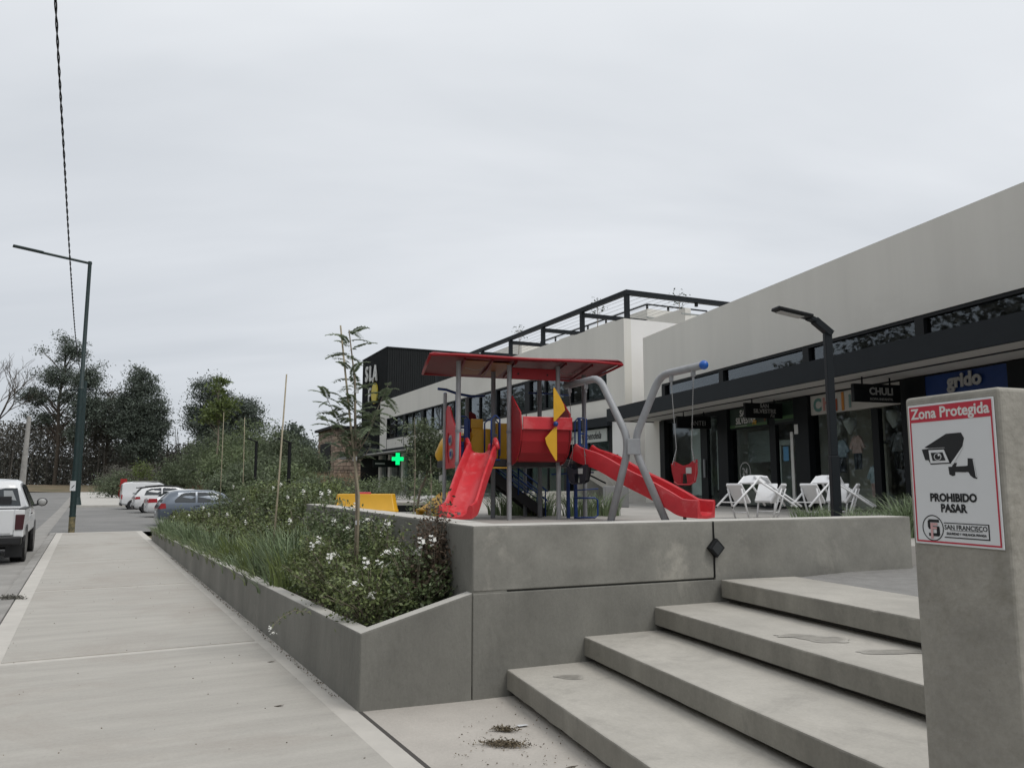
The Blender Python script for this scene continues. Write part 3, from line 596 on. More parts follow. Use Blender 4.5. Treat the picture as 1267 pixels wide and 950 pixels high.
P('red_panel', redd, ps, lambda b: b.extr([(1.28,2.24,1.5),(1.55,2.24,1.5),(1.55,2.24,1.95),(1.50,2.24,2.12),(1.40,2.24,2.18),(1.28,2.24,2.14)], (0,.03,0)), bevel=.008)
# blue rails, loops and ladders
def rail(pts, r=.016, name='handrail', m=bluep, par=ps): return P(name, m, par, lambda b: b.tube(pts, r, 8), smooth=True)
def loop(x, y, z0, z1, w, dx=1, dy=0):
    k = .07
    rail([(x,y,z0),(x,y,z1-k),(x+dx*k,y+dy*k,z1),(x+dx*(w-k),y+dy*(w-k),z1),(x+dx*w,y+dy*w,z1-k),(x+dx*w,y+dy*w,z0)])
loop(1.30,.52,1.20,1.95,.17); loop(1.47,1.50,1.15,1.95,.30); loop(.86,1.46,1.15,2.0,.28); loop(2.62,1.9,1.6,2.0,.25); loop(3.35,1.3,1.2,2.02,.26)
rail([(1.31,.52,1.2),(1.36,.52,1.12),(1.47,.52,1.12)])
lad = P('climbing_panel', bluep, ps, lambda b: (b.box(.88,1.44,1.0,.97,1.48,1.96), b.box(1.03,1.44,1.0,1.12,1.48,1.96), b.box(.97,1.45,1.0,1.03,1.47,1.5)), bevel=.01)
for z_ in (1.08,1.25,1.42,1.6,1.78): P('rung', bluep, lad, lambda b: b.tube([(.9,1.46,z_),(1.1,1.46,z_)], .018, 6))
lad = P('ladder_panel', bluep, ps, lambda b: (b.box(3.42,1.28,1.0,3.48,1.33,2.02), b.box(3.56,1.28,1.0,3.62,1.33,2.02)), bevel=.01)
for z_ in (1.2,1.45,1.7): P('rung', bluep, lad, lambda b: b.tube([(3.46,1.3,z_),(3.58,1.3,z_)], .016, 6))
b = MB(); b.box(1.62,1.7,1.62,1.86,1.73,1.66); b.box(1.66,1.72,1.3,1.82,1.75,1.6); b.build('blue_seat', bluep, ps, bevel=.01)
rail([(.62,2.0,2.60),(.80,2.02,2.59),(1.05,2.05,2.52),(1.35,2.06,2.48),(1.65,2.08,2.50)], .028, 'overhead_bar'); rail([(1.03,2.05,1.2),(1.03,2.05,2.52)], .026, 'bar_post')
rail([(2.55,1.9,2.58),(3.2,1.9,2.58),(3.5,1.9,2.56)], .02, 'overhead_bar')
# stair down to the right, behind
stp = P('stair_stringer', deckm, ps, lambda b: (b.bar((1.55,2.0,1.02),(2.95,2.0,.04),.04,.20), b.bar((1.55,2.42,1.02),(2.95,2.42,.04),.04,.20)))
for i in range(6): P('tread', deckm, stp, lambda b: b.box(1.66+.22*i,2.02,.86-.155*i,1.9+.22*i,2.40,.89-.155*i))
for y in (1.96, 2.46):
    rail([(1.7,y,1.45),(3.0,y,.52)]); rail([(1.7,y,1.25),(3.0,y,.32)]); rail([(2.35,y,.45),(2.35,y,1.0)]); rail([(2.95,y,.0),(2.95,y,.55)])
for k in range(4): rail([(1.75+.07*k,1.93,1.02-.0*k),(2.45+.1*k,1.93,.48)], .009)
P('ladder_rail', bluep, ps, lambda b: (b.box(3.02,.95,.0,3.08,1.0,1.15), b.box(3.18,.95,.0,3.24,1.0,1.15)))
rail([(2.95,.72,.62),(2.95,.72,.78),(3.02,.72,.84),(3.3,.72,.84)]); rail([(3.05,.7,.02+.38),(3.5,.7,.40),(3.56,.7,.36),(3.56,.7,.06),(3.5,.7,.02),(3.05,.7,.02)], .018)
rail([(2.6,.74,.86),(3.5,.74,.90)], .015); rail([(3.12,.75,.55),(3.6,.75,.58)], .012)
P('toy_disc', yelp, ps, lambda b: b.tube([(1.27,1.2,.80),(1.27,1.23,.80)], .08, 12))
# yellow tub toy to the left, and seesaw red bit
tub = empty('play_tub', 'low yellow plastic play tub standing left of the front slide', 'play tub', (-2.50,13.85,PZ), 8)
b = MB(); bt = [(-.52,-.30),(.46,-.30),(.52,-.22),(.52,.22),(.46,.30),(-.52,.30),(-.56,.22),(-.56,-.22)]; tp = [(x*.90,y*.86) for x,y in bt]; mid = [(x*1.03,y*1.03) for x,y in bt]
n_ = 8; V = [(x,y,.10) for x,y in bt]+[(x,y,.22) for x,y in mid]+[(x*1.0,y*1.0,.235) for x,y in bt]+[(x,y,.50) for x,y in tp]+[(x*.93,y*.9,.50) for x,y in tp]+[(x*.88,y*.85,.2) for x,y in tp]
b.add(V, [(i+j*n_,(i+1)%n_+j*n_,(i+1)%n_+(j+1)*n_,i+(j+1)*n_) for j in range(5) for i in range(n_)]+[tuple(range(5*n_,6*n_)), tuple(range(7,-1,-1))])
b.build('tub', yelp, tub, smooth='auto', bevel=.01); P('red_seat', redp, tub, lambda b: b.box(-.18,-.12,.3,.06,.12,.53), bevel=.02)
P('base', deckm, tub, lambda b: b.box(-.4,-.2,0,.4,.2,.11))

# swing frame: two bent tubes meeting at a bracket
sf = empty('swing_frame', 'grey steel swing frame of two bent tubes crossing in an X shape', 'swing frame', (2.12,14.0,PZ))
O = Vector((2.12,14.0,PZ))
def rel(*p): return [Vector(q)-O for q in p]
def bend(pts, k=.22):
    out = [pts[0]]
    for i in range(1,len(pts)-1):
        a, b_, c = pts[i-1], pts[i], pts[i+1]; u = (a-b_); w = (c-b_); kk = min(k, u.length*.45, w.length*.45); s_ = b_+u.normalized()*kk; e_ = b_+w.normalized()*kk
        for t in (0,.25,.5,.75,1): out.append((1-t)**2*s_+2*t*(1-t)*b_+t*t*e_)
    return out+[pts[-1]]
A = rel((1.74,14.2,PZ),(2.03,14.03,2.2),(2.03,14.03,2.52),(1.60,14.38,3.60),(1.06,15.45,3.58))
B = rel((2.66,13.8,PZ),(2.19,13.97,2.2),(2.19,13.97,2.52),(2.60,13.78,3.56),(3.13,12.85,3.60))
P('bent_tube', greyp2, sf, lambda b: b.tube(bend(A), .066, 14), smooth=True)
P('bent_tube', greyp2, sf, lambda b: b.tube(bend(B), .066, 14), smooth=True)
P('bracket', greyp2, sf, lambda b: b.obox() if 0 else b.box(-.10,-.11,1.18,.13,-.085,1.46), bevel=.01)
bw = Vector((3.13,12.85,3.60))-O
P('end_cap', bluec, sf, lambda b: b.ball(bw+Vector((.01,-.02,0)), .078, 14), smooth=True)
hang = {}
for nm, f, src in (('r1',.27,B),('r2',.78,B),('l1',.38,A),('l2',.88,A)):
    p = src[3].lerp(src[4], f); hang[nm] = p+O
    P('hanger', greyp2, sf, lambda b: (b.box(p.x-.035,p.y-.035,p.z-.15,p.x+.035,p.y+.035,p.z-.05), b.tube([p+Vector((0,0,-.22)),p+Vector((0,0,-.14))], .02, 6)), bevel=.006)
for (x,y) in ((1.74,14.2),(2.66,13.8)): P('foot_plate', greyp2, sf, lambda b: b.box(x-O.x-.12,y-O.y-.12,0,x-O.x+.12,y-O.y+.12,.015))
def bucket(name, label, a, b_, zc, m, rot):
    c = (hang[a]+hang[b_])/2; o = empty(name, label, 'swing', (c.x,c.y,zc), rot, 'bucket swings on the frame')
    Mi = Matrix.Rotation(-R(rot),3,'Z')
    # bucket shell: front and back wings, bottom strap, leg openings
    b = MB(); w = .20
    def shell(yf, h):
        pts = [(-w,yf,h),(-w*.55,yf,h-.05),(-.04,yf,h-.085),(.05,yf,h-.06),(w*.65,yf,h+.0),(w,yf,h+.02),(w*.98,yf,-.05),(w*.82,yf*.8,-.20),(w*.5,yf*.6,-.235),(.05,yf*.5,-.24),(.045,yf*.9,-.06),(-.045,yf*.9,-.06),(-.05,yf*.5,-.24),(-w*.5,yf*.6,-.23),(-w*.8,yf*.8,-.18),(-w*.95,yf,-.03)]
        b.extr(pts, (0,.014,0))
    shell(-.12,.10); shell(.12,.16)
    b.add([(-w,-.12,.1),(-w,.12,.14),(-w*.8,.1,-.18),(-w*.8,-.1,-.18)],[(0,1,2,3)]); b.add([(w,-.12,.1),(w,.12,.14),(w*.8,.1,-.18),(w*.8,-.1,-.18)],[(0,1,2,3)])
    b.box(-.10,-.1,-.245,.10,.1,-.225); b.tube([(-w*.8,-.1,-.2),(-.1,-.1,-.24),(.1,-.1,-.24),(w*.8,-.1,-.2)], .014, 6)
    b.build('bucket_seat', m, o, smooth='auto')
    P('seat_label', lettg, o, lambda b: b.box(.045,-.135,-.06,.135,-.121,.04))
    for nm, sx_ in ((a,-1),(b_,1)):
        top = Mi@(hang[nm]-Vector((c.x,c.y,zc))-Vector((0,0,.22))); j = Vector((sx_*.13*(abs(top.x)>.01 and (1 if top.x>0 else -1)*sx_ or 1), 0, .38))
        j = Vector(((.13 if top.x>0 else -.13), top.y*.15, .36)); N = 60
        P('chain', chainm, o, lambda b: b.tube([top.lerp(j, i/N) for i in range(N+1)], [(.0105 if i%2 else .004) for i in range(N+1)], 5))
        for yy in (-.1,.1): P('chain', chainm, o, lambda b: b.tube([j.lerp(Vector((j.x*1.45,yy,.06)), i/12) for i in range(13)], [(.009 if i%2 else .004) for i in range(13)], 5))
    return o
bucket('bucket_swing','red rubber bucket swing hanging from the right arm of the frame','r1','r2',1.90,mat('red_rubber',(.33,.012,.02),.45),-22)
bucket('bucket_swing','dark navy bucket swing hanging from the left arm of the frame','l1','l2',1.92,navy,-28)

# folding chairs leaning back on one another
def make_chair():
    o = empty('folding_chair', None, 'chair')
    T = Matrix.Translation((.52,0,0)) @ Matrix.Rotation(R(26),4,'Y') @ Matrix.Translation((-.52,0,0))
    def Q(name, m, fn, **k):
        b = MB(); b.T = T; fn(b); return b.build(name, m, o, **k)
    for s in (-1,1):
        Q('side_rail', chairw, lambda b: b.tube([(0,s*.21,0),(.22,s*.21,.42),(.36,s*.205,.66),(.44,s*.19,.86)], .020, 8), smooth=True)
        Q('rear_leg', chairw, lambda b: b.tube([(.10,s*.175,.44),(.52,s*.175,0)], .018, 8), smooth=True)
    Q('backrest', chairw, lambda b: b.extr([(.355,-.215,.69),(.365,-.10,.685),(.365,.10,.685),(.355,.215,.69),(.43,.22,.86),(.452,.10,.90),(.452,-.10,.90),(.43,-.22,.86)], (.034,0,-.01)), bevel=.01)
    Q('seat', chairw, lambda b: b.extr([(.05,-.20,.48),(.05,.20,.48),(.42,.195,.27),(.42,-.195,.27)], (0,0,.045)), bevel=.012)
    Q('crossbar', chairw, lambda b: (b.tube([(.43,-.175,.09),(.43,.175,.09)], .011, 6), b.tube([(.07,-.21,.13),(.07,.21,.13)], .011, 6)))
    for s in (-1,1): Q('foot_cap', rubber, lambda b: b.tube([(-.008,s*.21,-.016),(.006,s*.21,.012)], .018, 8))
    return o
ch0 = make_chair(); first = True
lab = {(0,0):'white folding chair tipped back facing left, nearest the end of the long red slide',(0,1):'white folding chair tipped back facing right in the left group',(0,2):'white folding chair at the rear right of the left group',(0,3):'white folding chair at the rear left of the left group',
       (1,0):'white folding chair tipped back facing left in the right group beside the dark lamp post',(1,1):'white folding chair mostly hidden behind the dark lamp post, facing right',(1,2):'white folding chair at the rear right of the group by the lamp post',(1,3):'white folding chair at the rear left of the group by the lamp post'}
for ci,(cx_,cy_) in enumerate(((4.78,15.75),(6.22,15.75))):
    for k, (ang, rr_) in enumerate(((31,.10),(149,.10),(228,.24))):
        a = R(ang)    # chair's back direction (local +x) points to the centre
        o = ch0 if first else copy_tree(ch0); first = False
        back = Vector((math.cos(a), math.sin(a), 0)); o.location = Vector((cx_,cy_,PZ+.01))-back*(.84+rr_*.5); o.rotation_euler[2] = a
        o['label'] = lab[(ci,k)]; o['group'] = 'white folding chairs leaning together'

# ================================================================ LAMPS, POLES, CABLE
pl_ = empty('plaza_lamp', 'dark angular lamp post standing in front of the folding chairs', 'street lamp', (4.45,11.0,PZ))
P('post', anth, pl_, lambda b: (b.extr([(-.058,-.058,0),(.058,-.058,0),(.058,.058,0),(-.058,.058,0)],(0,0,1.05)), b.extr([(-.05,-.05,1.052),(.05,-.05,1.052),(.05,.05,1.052),(-.05,.05,1.052)],(0,0,1.72))), bevel=.008)
P('arm', anth, pl_, lambda b: (b.bar((.05,0,2.76),(-.20,-.06,2.95),.10,.10), b.bar((-.19,-.06,2.945),(-.30,-.09,2.98),.12,.06)), bevel=.008)
P('lamp_head', blackm, pl_, lambda b: b.bar((-.27,-.09,2.99),(-.80,-.22,3.08),.20,.05), bevel=.015)
P('lamp_glass', lettg, pl_, lambda b: b.bar((-.40,-.12,2.975),(-.76,-.21,3.036),.14,.01))
sl_o = empty('street_lamp', 'tall dark green street lamp with a white notice and peeling paint at its foot', 'street lamp', (-15.72,28.7,-.05))
P('lower_pole', polegreen, sl_o, lambda b: b.tube([(0,0,.6),(0,0,5.2)], .105, 12), smooth='auto'); P('upper_pole', polegreen, sl_o, lambda b: b.tube([(0,0,5.2),(0,0,5.25),(0,0,9.95)], [.105,.075,.065], 12), smooth='auto')
P('painted_base', polebase, sl_o, lambda b: b.tube([(0,0,0),(0,0,.6)], .108, 12), smooth='auto')
P('collar', polegreen, sl_o, lambda b: b.tube([(0,0,.58),(0,0,.62)], .118, 12))
P('notice', signw, sl_o, lambda b: b.box(-.10,-.115,1.50,.10,-.108,1.85)); P('notice_mark', signk, sl_o, lambda b: b.bar((-.04,-.117,1.6),(.06,-.117,1.7),.004,.025,(0,0,1)))
P('arm', polegreen, sl_o, lambda b: b.tube([(.05,.05,9.88),(-1.3,-1.0,10.02)], .05, 8))
P('lamp_head', polegreen, sl_o, lambda b: b.bar((-1.2,-.92,10.02),(-1.95,-1.5,10.10),.22,.07), bevel=.02)
sp2 = empty('power_pole', 'distant dark green pole with a crossarm behind the street lamp', 'pole', (-32.85,60.5,.0))
P('shaft', polegreen, sp2, lambda b: b.tube([(0,0,.7),(0,0,9.6)], [.19,.13], 10), smooth='auto'); P('base', polegreen, sp2, lambda b: b.tube([(0,0,0),(0,0,.75)], [.34,.2], 10), smooth='auto')
P('crossarm', anth, sp2, lambda b: b.bar((-1.5,0,8.9),(.7,0,8.9),.08,.08)); P('insulator', lettg, sp2, lambda b: (b.tube([(-.02,-.2,7.75),(-.02,-.2,7.95)], .06, 8), b.tube([(-1.2,0,8.94),(-1.2,0,9.1)], .05, 8)))
cp_ = empty('utility_pole', 'pale concrete utility pole leaning slightly behind the white pickup', 'utility pole', (-43.0,70,-.1)); P('shaft', poleconc, cp_, lambda b: b.tube([(0,0,0),(.22,0,7.8)], [.30,.17], 12), smooth='auto')
b = MB(); keys = [(-4.6,6.4,11.3),(-8.05,13,10.13),(-10.81,18.3,9.4),(-14.68,25.7,8.59),(-20.06,36,7.93),(-27,49.5,7.65),(-32.85,60.3,7.85)]
kp = [Vector(k_) for k_ in keys]; path = []
for i in range(len(kp)-1):
    a = kp[max(i-1,0)]; b1_ = kp[i]; c_ = kp[i+1]; d = kp[min(i+2,len(kp)-1)]; NN = int((c_-b1_).length/.10)
    for k in range(NN):
        t = k/NN; path.append(.5*((2*b1_)+(c_-a)*t+(2*a-5*b1_+4*c_-d)*t*t+(3*b1_-a-3*c_+d)*t**3))
cab = empty('power_cable', 'twisted black overhead cable sagging down the street', 'cable', tuple(kp[0]))
for ph in (0, math.pi):
    P('strand', blackm, cab, lambda b: b.tube([p-kp[0]+Vector((math.cos(i*.62+ph)*.016, 0, math.sin(i*.62+ph)*.016)) for i, p in enumerate(path)], .013, 5))
for i, (x,y,h,lb) in enumerate(((-9.66,30,1.9,'small black garden lamp left of the bamboo stake'),(-6.72,24,1.5,'small black garden lamp right of the bamboo stake'))):
    o = empty('garden_lamp', lb, 'lamp', (x,y,1.0-.0*i if i else .4), 0, 'small black garden lamps'); hh = 2.9 if i == 0 else 1.95
    P('post', blackm, o, lambda b: b.tube([(0,0,0),(0,0,hh)], .055, 8)); P('arm', blackm, o, lambda b: b.bar((.03,0,hh-.03),(-.34,-.05,hh+.10),.14,.05))
# slim stakes in the planting
def stakeobj(x,y,z0,z1,dx,lb,r=.022): return tag(P('plant_stake', stake, None, lambda b: b.tube([(x,y,z0),(x+dx*.4+.01,y,z0+(z1-z0)*.4),(x+dx,y,z1)], [r,r*.9,r*.7], 6), smooth=True), lb, 'stake')
stakeobj(-3.28,11,.4,3.19,.12,'tall bare bamboo stake leaning in the middle of the planter',.016)
stakeobj(-10.95,30,.6,4.4,.0,'thin pale stake left of the two behind the blue car',.016); stakeobj(-10.1,30,.6,4.2,-.05,'thin pale stake right of the two behind the blue car',.016)
tag(P('red_marker', mat('marker_red',(.33,.02,.02),.6), None, lambda b: b.extr([(-9.52,29,1.0),(-9.34,29,1.05),(-9.34,29,1.52),(-9.42,29,1.62),(-9.52,29,1.45)], (0,.2,0))), 'small red marker among the plants beside the garden lamp', 'marker')  # unidentified small red object, modelled as a plain marker
for i,(px,py,h) in enumerate(((-40.9,84,1.9),(-41.8,85.5,1.5))): tag(P('red_banner', mat('banner_red%d'%i,(.36,.02,.02),.7), None, lambda b: b.box(px-.3,py,.4,px+.35,py+.1,.4+h)), ['tall','short'][i]+' red banner board standing behind the white van', 'banner')

# ================================================================ VEHICLES
def wheel(par, x, y, r, w, rm=rim):
    t = P('wheel', rubber, par, lambda b: b.tube([(x,y-w/2,r),(x,y-w/2+.03,r),(x,y+w/2-.03,r),(x,y+w/2,r)], [r*.93,r,r,r*.93], 20), smooth='auto')
    sy = -1 if y < 0 else 1
    P('rim', rm, t, lambda b: (b.tube([(x,y+sy*(w/2-.01),r),(x,y+sy*(w/2+.012),r)], r*.60, 14), [b.bar((x,y+sy*(w/2+.02),r),(x+r*.56*math.cos(k*1.2566),y+sy*(w/2+.02),r+r*.56*math.sin(k*1.2566)),.03,.05) for k in range(5)]))
def car(name, label, cat, X_, Y_, z_, head, body, sts, wins, rear_win, lights, wr=(.75,3.3), rwh=.30, trim=cark, group=None, plate=True, spoiler=False, lowtrim=True, extra=None):
    """local +x forward from the rear bumper; sts rows: x, zlow, zbelt, zroof, half width, half roof width"""
    o = empty(name, label, cat, (X_,Y_,z_), 90-head, group)
    b = MB(); n_ = 0; rows = []
    for (x, zb, zl, zt, w, wt) in sts:
        half = [(w*.86,zb),(w*.97,zb+.10),(w,(zb+zl)/2+.04),(w*.985,zl-.08),(w*.955,zl),((w*.955+wt)/2+.012,(zl+zt)/2),(wt,max(zt-.05,zl+.001)),(wt*.82,max(zt-.008,zl+.002)),(wt*.4,max(zt+.008,zl+.003))]
        rows.append([(x,-y,z) for y,z in half]+[(x,y,z) for y,z in reversed(half)])
    n_ = len(rows[0]); V = [p for r_ in rows for p in r_]
    b.add(V, [(i*n_+k, i*n_+(k+1)%n_, (i+1)*n_+(k+1)%n_, (i+1)*n_+k) for i in range(len(rows)-1) for k in range(n_)]+[tuple(range(n_)), tuple(range((len(rows)-1)*n_, len(rows)*n_))])
    bd = b.build('body', body, o, smooth='auto', bevel=.03, seg=2)
    def yat(x, z):
        for a, c in zip(sts[:-1], sts[1:]):
            if a[0] <= x <= c[0]:
                t = (x-a[0])/(c[0]-a[0]+1e-9); v_ = [a[i]*(1-t)+c[i]*t for i in range(6)]
                s_ = min(max((z-v_[2])/(v_[3]-.05-v_[2]+1e-6),0),1); return v_[4]*.955*(1-s_)+v_[5]*s_+(.012*math.sin(s_*math.pi))
        return .7
    for poly in wins:
        for sgn in (-1,1):
            P('side_window', gl_dark, o, lambda b: b.extr([(x,sgn*(yat(x,z)+.012),z) for x,z in poly], (0,sgn*.006,0)))
    P('rear_window', gl_dark, o, lambda b: b.extr(rear_win, (-.02,0,.012)))
    for lt in lights:
        P('tail_light', carlight, o, lambda b: b.extr(lt, (-.025,0,0)), bevel=.006)
    for x in wr:
        for sgn in (-1,1): 
            wheel(o, x, sgn*(sts[3][4]-.10), rwh, .2)
            P('wheel_arch', cark, o, lambda b: b.tube([(x,sgn*(sts[3][4]-.2),rwh),(x,sgn*(sts[3][4]+.004),rwh)], rwh*1.17, 18))
    if trim: P('rear_bumper', trim, o, lambda b: b.box(-.03,-sts[1][4]*.88,.26,.10,sts[1][4]*.88,.46), bevel=.03)
    if plate: P('number_plate', signw, o, lambda b: b.box(-.045,-.2,.52,-.02,.2,.62))
    for sgn in (-1,1): P('mirror', body, o, lambda b: b.ball((2.9 if wr[1] > 3 else 2.6, sgn*(sts[3][4]+.1), .98), .1, 8, (.7,1,.7)), smooth=True)
    for sgn in (-1,1): P('door_handle', trim or cark, o, lambda b: [b.box(x-.08,sgn*(sts[5][4]*.98)-.012,.80,x+.08,sgn*(sts[5][4]*.98)+.02,.83) for x in (1.5,2.4)])
    if extra: extra(o, yat)
    return o
gl_dark = mat('dark_car_glass', (0.018,0.024,0.028), 0.08, spec=.8)
hatch = [(0,.30,.78,.80,.74,.68),(.05,.26,.86,.90,.80,.70),(.22,.24,.92,1.16,.82,.64),(.45,.22,.93,1.38,.83,.60),(.75,.2,.93,1.45,.84,.60),(1.5,.2,.92,1.48,.845,.62),(2.2,.2,.91,1.45,.845,.61),(2.55,.2,.90,1.34,.84,.60),(3.0,.2,.89,1.02,.83,.66),(3.2,.2,.88,.93,.82,.70),(3.7,.22,.80,.84,.79,.66),(3.9,.28,.66,.70,.72,.6)]
hwin = [[(.62,.97),(.60,1.05),(.85,1.30),(1.0,1.36),(1.42,1.38),(1.42,.96)],[(1.50,.96),(1.50,1.385),(2.15,1.36),(2.4,1.27),(2.78,.97)]]
hrw = [(.10,-.58,.98),(.10,.58,.98),(.44,.52,1.33),(.44,-.52,1.33)]
hl = [[(.0,s*.60,.70),(.0,s*.78,.72),(.10,s*.80,.92),(.10,s*.66,.90)] for s in (-1,1)]
hl += [[(.10,s*.70,.74),(.10,s*.79,.74),(.14,s*.80,.92),(.14,s*.70,.92)] for s in (-1,1)]
def light_side(zz0, zz1, x1=.28, w=.82):
    def f(o, yat):
        for s in (-1,1): P('tail_light', carlight, o, lambda b: b.extr([(.03,s*(w-.04),zz0),(x1,s*(w+.006),zz0+.03),(x1-.03,s*(w+.006),zz1),(.08,s*(w-.02),zz1)], (0,s*.012,0)))
    return f
cz = -.03; HD = 60
car('blue_hatchback','blue grey hatchback, the nearest of the parked cars, behind the planter','car',-14.95,33.7,cz,HD,carb,hatch,hwin,hrw,hl,trim=None,extra=light_side(.70,.93))
sedan = [(0,.32,.84,.86,.72,.62),(.06,.28,.94,.98,.80,.68),(.5,.24,.95,1.02,.84,.70),(.62,.22,.95,1.06,.845,.68),(1.1,.2,.94,1.36,.85,.60),(1.6,.2,.93,1.45,.855,.60),(2.3,.2,.92,1.46,.86,.61),(2.7,.2,.91,1.38,.86,.60),(3.3,.2,.90,1.02,.85,.66),(3.5,.2,.89,.95,.84,.7),(4.1,.24,.80,.84,.8,.66),(4.35,.3,.66,.70,.72,.6)]
sw_ = [[(.98,1.0),(1.22,1.30),(1.62,1.37),(1.9,1.37),(1.9,.98)],[(1.97,.98),(1.97,1.37),(2.5,1.33),(3.05,.99)]]
car('white_sedan','white sedan with a large red tail light beside the blue hatchback','car',-19.5,42.6,cz,HD,carw,sedan,sw_,[(.66,-.56,1.08),(.66,.56,1.08),(1.06,.5,1.32),(1.06,-.5,1.32)],[[(.0,s*.45,.76),(.0,s*.76,.80),(.06,s*.80,.96),(.06,s*.5,.92)] for s in (-1,1)],wr=(.85,3.45),trim=None,extra=light_side(.76,.98,.5,.83))
suv = [(0,.36,.92,.94,.76,.68),(.05,.30,1.0,1.04,.84,.74),(.2,.28,1.04,1.24,.87,.70),(.42,.26,1.05,1.50,.88,.66),(.8,.25,1.05,1.57,.89,.66),(1.6,.25,1.04,1.62,.89,.67),(2.4,.25,1.03,1.58,.89,.66),(2.8,.25,1.02,1.46,.89,.65),(3.2,.25,1.0,1.14,.88,.72),(3.4,.25,.99,1.05,.87,.76),(3.95,.28,.90,.94,.84,.7),(4.15,.34,.76,.80,.78,.66)]
def suvx(o, yat):
    light_side(.82,.98,.34,.87)(o,yat)
    P('roof_panel', cark, o, lambda b: b.extr([(.36,-.62,1.53),(.36,.62,1.53),(1.6,.60,1.645),(2.75,.56,1.51),(2.75,-.56,1.51),(1.6,-.60,1.645)], (0,0,.03)), bevel=.01)
    P('spoiler', cark, o, lambda b: b.box(.18,-.6,1.49,.5,.6,1.55), bevel=.015)
    for s in (-1,1): P('roof_rail', cark, o, lambda b: b.tube([(.7,s*.66,1.60),(1.6,s*.67,1.68),(2.5,s*.64,1.60)], .025, 6))
    P('side_trim', cark, o, lambda b: b.box(.3,-.90,.26,3.9,.90,.40), bevel=.02)
car('white_suv','white sport utility car with a black roof between the sedan and the van','car',-23.3,49.2,cz,HD,carw,suv,[[(.55,1.08),(.66,1.34),(.9,1.47),(1.5,1.52),(1.5,1.08)],[(1.58,1.08),(1.58,1.52),(2.3,1.49),(2.7,1.36),(3.0,1.08)]],[(.1,-.6,1.1),(.1,.6,1.1),(.38,.56,1.44),(.38,-.56,1.44)],[[(.0,s*.5,.84),(.0,s*.80,.86),(.05,s*.84,.97),(.05,s*.55,.95)] for s in (-1,1)],wr=(.8,3.35),rwh=.34,extra=suvx)
van = [(0,.40,1.05,1.30,.80,.72),(.04,.34,1.10,1.72,.84,.74),(.2,.30,1.10,1.86,.86,.74),(.6,.28,1.10,1.90,.87,.74),(1.5,.28,1.10,1.91,.87,.75),(2.4,.28,1.08,1.86,.87,.74),(2.7,.28,1.06,1.74,.87,.72),(3.1,.28,1.04,1.36,.86,.72),(3.35,.28,1.02,1.12,.85,.74),(3.8,.3,.92,.97,.82,.7),(4.0,.36,.76,.80,.76,.64)]
def vanx(o, yat):
    for s in (-1,1): P('tail_light', carlight, o, lambda b: b.box(-.02,s*.80-.045,.72,.06,s*.80+.045,1.02)); P('slide_rail', cark, o, lambda b: b.box(.7,s*.885-.01,1.12,2.0,s*.885+.01,1.15))
    P('roof_rack', lettg, o, lambda b: b.box(.7,-.6,1.93,2.3,.6,1.96))
car('white_van','white panel van, the farthest of the row of parked cars','van',-27.5,56.2,cz,HD,carw,van,[[(2.05,1.12),(2.05,1.66),(2.5,1.62),(2.95,1.14)]],[(.0,-.05,1.3),(.0,.05,1.3),(.03,.05,1.4),(.03,-.05,1.4)],[],wr=(.75,3.2),rwh=.32,extra=vanx)
# pickup
pk = empty('pickup_truck', 'white pickup truck seen from behind, parked against the left kerb', 'pickup truck', S(-2.27,20.6,-.12), AX)
pk.location = Vector((-11.80,17.6,-.12)); pk.rotation_euler[2] = R(AX)
# local: x right, y forward from the tailgate
W2 = .95
b = MB()
for s in (-1,1):
    x0_, x1_ = (W2-.10, W2) if s > 0 else (-W2, -W2+.10)
    b.extr([(x0_,.05,.62),(x0_,1.75,.62),(x0_,1.75,1.24),(x0_,.05,1.22)], (x1_-x0_,0,0))
b.box(-W2+.1,1.68,.62,W2-.1,1.75,1.24); b.box(-W2+.1,.06,.62,W2-.1,1.7,.70)
b.build('bed', carw, pk, bevel=.03)
P('bed_liner', cark, pk, lambda b: (b.box(-W2-.004,.02,1.225,-W2+.12,1.78,1.26), b.box(W2-.12,.02,1.225,W2+.004,1.78,1.26), b.box(-W2+.12,.02,1.235,W2-.12,.10,1.262)), bevel=.008)
tg = P('tailgate', carw, pk, lambda b: b.box(-W2+.20,-.02,.66,W2-.20,.06,1.225), bevel=.02)
P('tailgate_crease_shade', lettg, tg, lambda b: b.box(-W2+.25,-.026,.70,W2-.25,-.0205,.712)); P('gate_handle', cark, tg, lambda b: b.box(-.12,-.035,1.05,.12,-.0205,1.12), bevel=.005)  # grey strip on the tailgate paints the shade line of a crease
for s in (-1,1):
    P('corner_panel', carw, pk, lambda b: b.extr([(s*(W2-.19),-.01,.62),(s*W2,.02,.62),(s*W2,.02,1.225),(s*(W2-.19),-.01,1.225)], (0,.1,0)), bevel=.01)
    P('tail_light', mat('pickup_light%d'%s,(.045,.008,.012),.3), pk, lambda b: b.extr([(s*(W2-.17),-.03,.78),(s*(W2-.01),-.005,.78),(s*(W2+.004),.0,1.12),(s*(W2-.17),-.03,1.12)], (0,.05,0)), bevel=.01)
P('rear_bumper', cark, pk, lambda b: b.box(-W2+.02,-.16,.46,W2-.02,.02,.64), bevel=.03); P('rear_axle', rubber, pk, lambda b: b.tube([(-.8,1.0,.36),(.8,1.0,.36)], .07, 8))
P('mud_flap', cark, pk, lambda b: b.box(W2-.36,.52,.14,W2-.02,.54,.52)); P('mud_flap', cark, pk, lambda b: b.box(-W2+.02,.52,.14,-W2+.36,.54,.52))
P('chassis', cark, pk, lambda b: b.box(-.7,.1,.40,.7,4.8,.60))
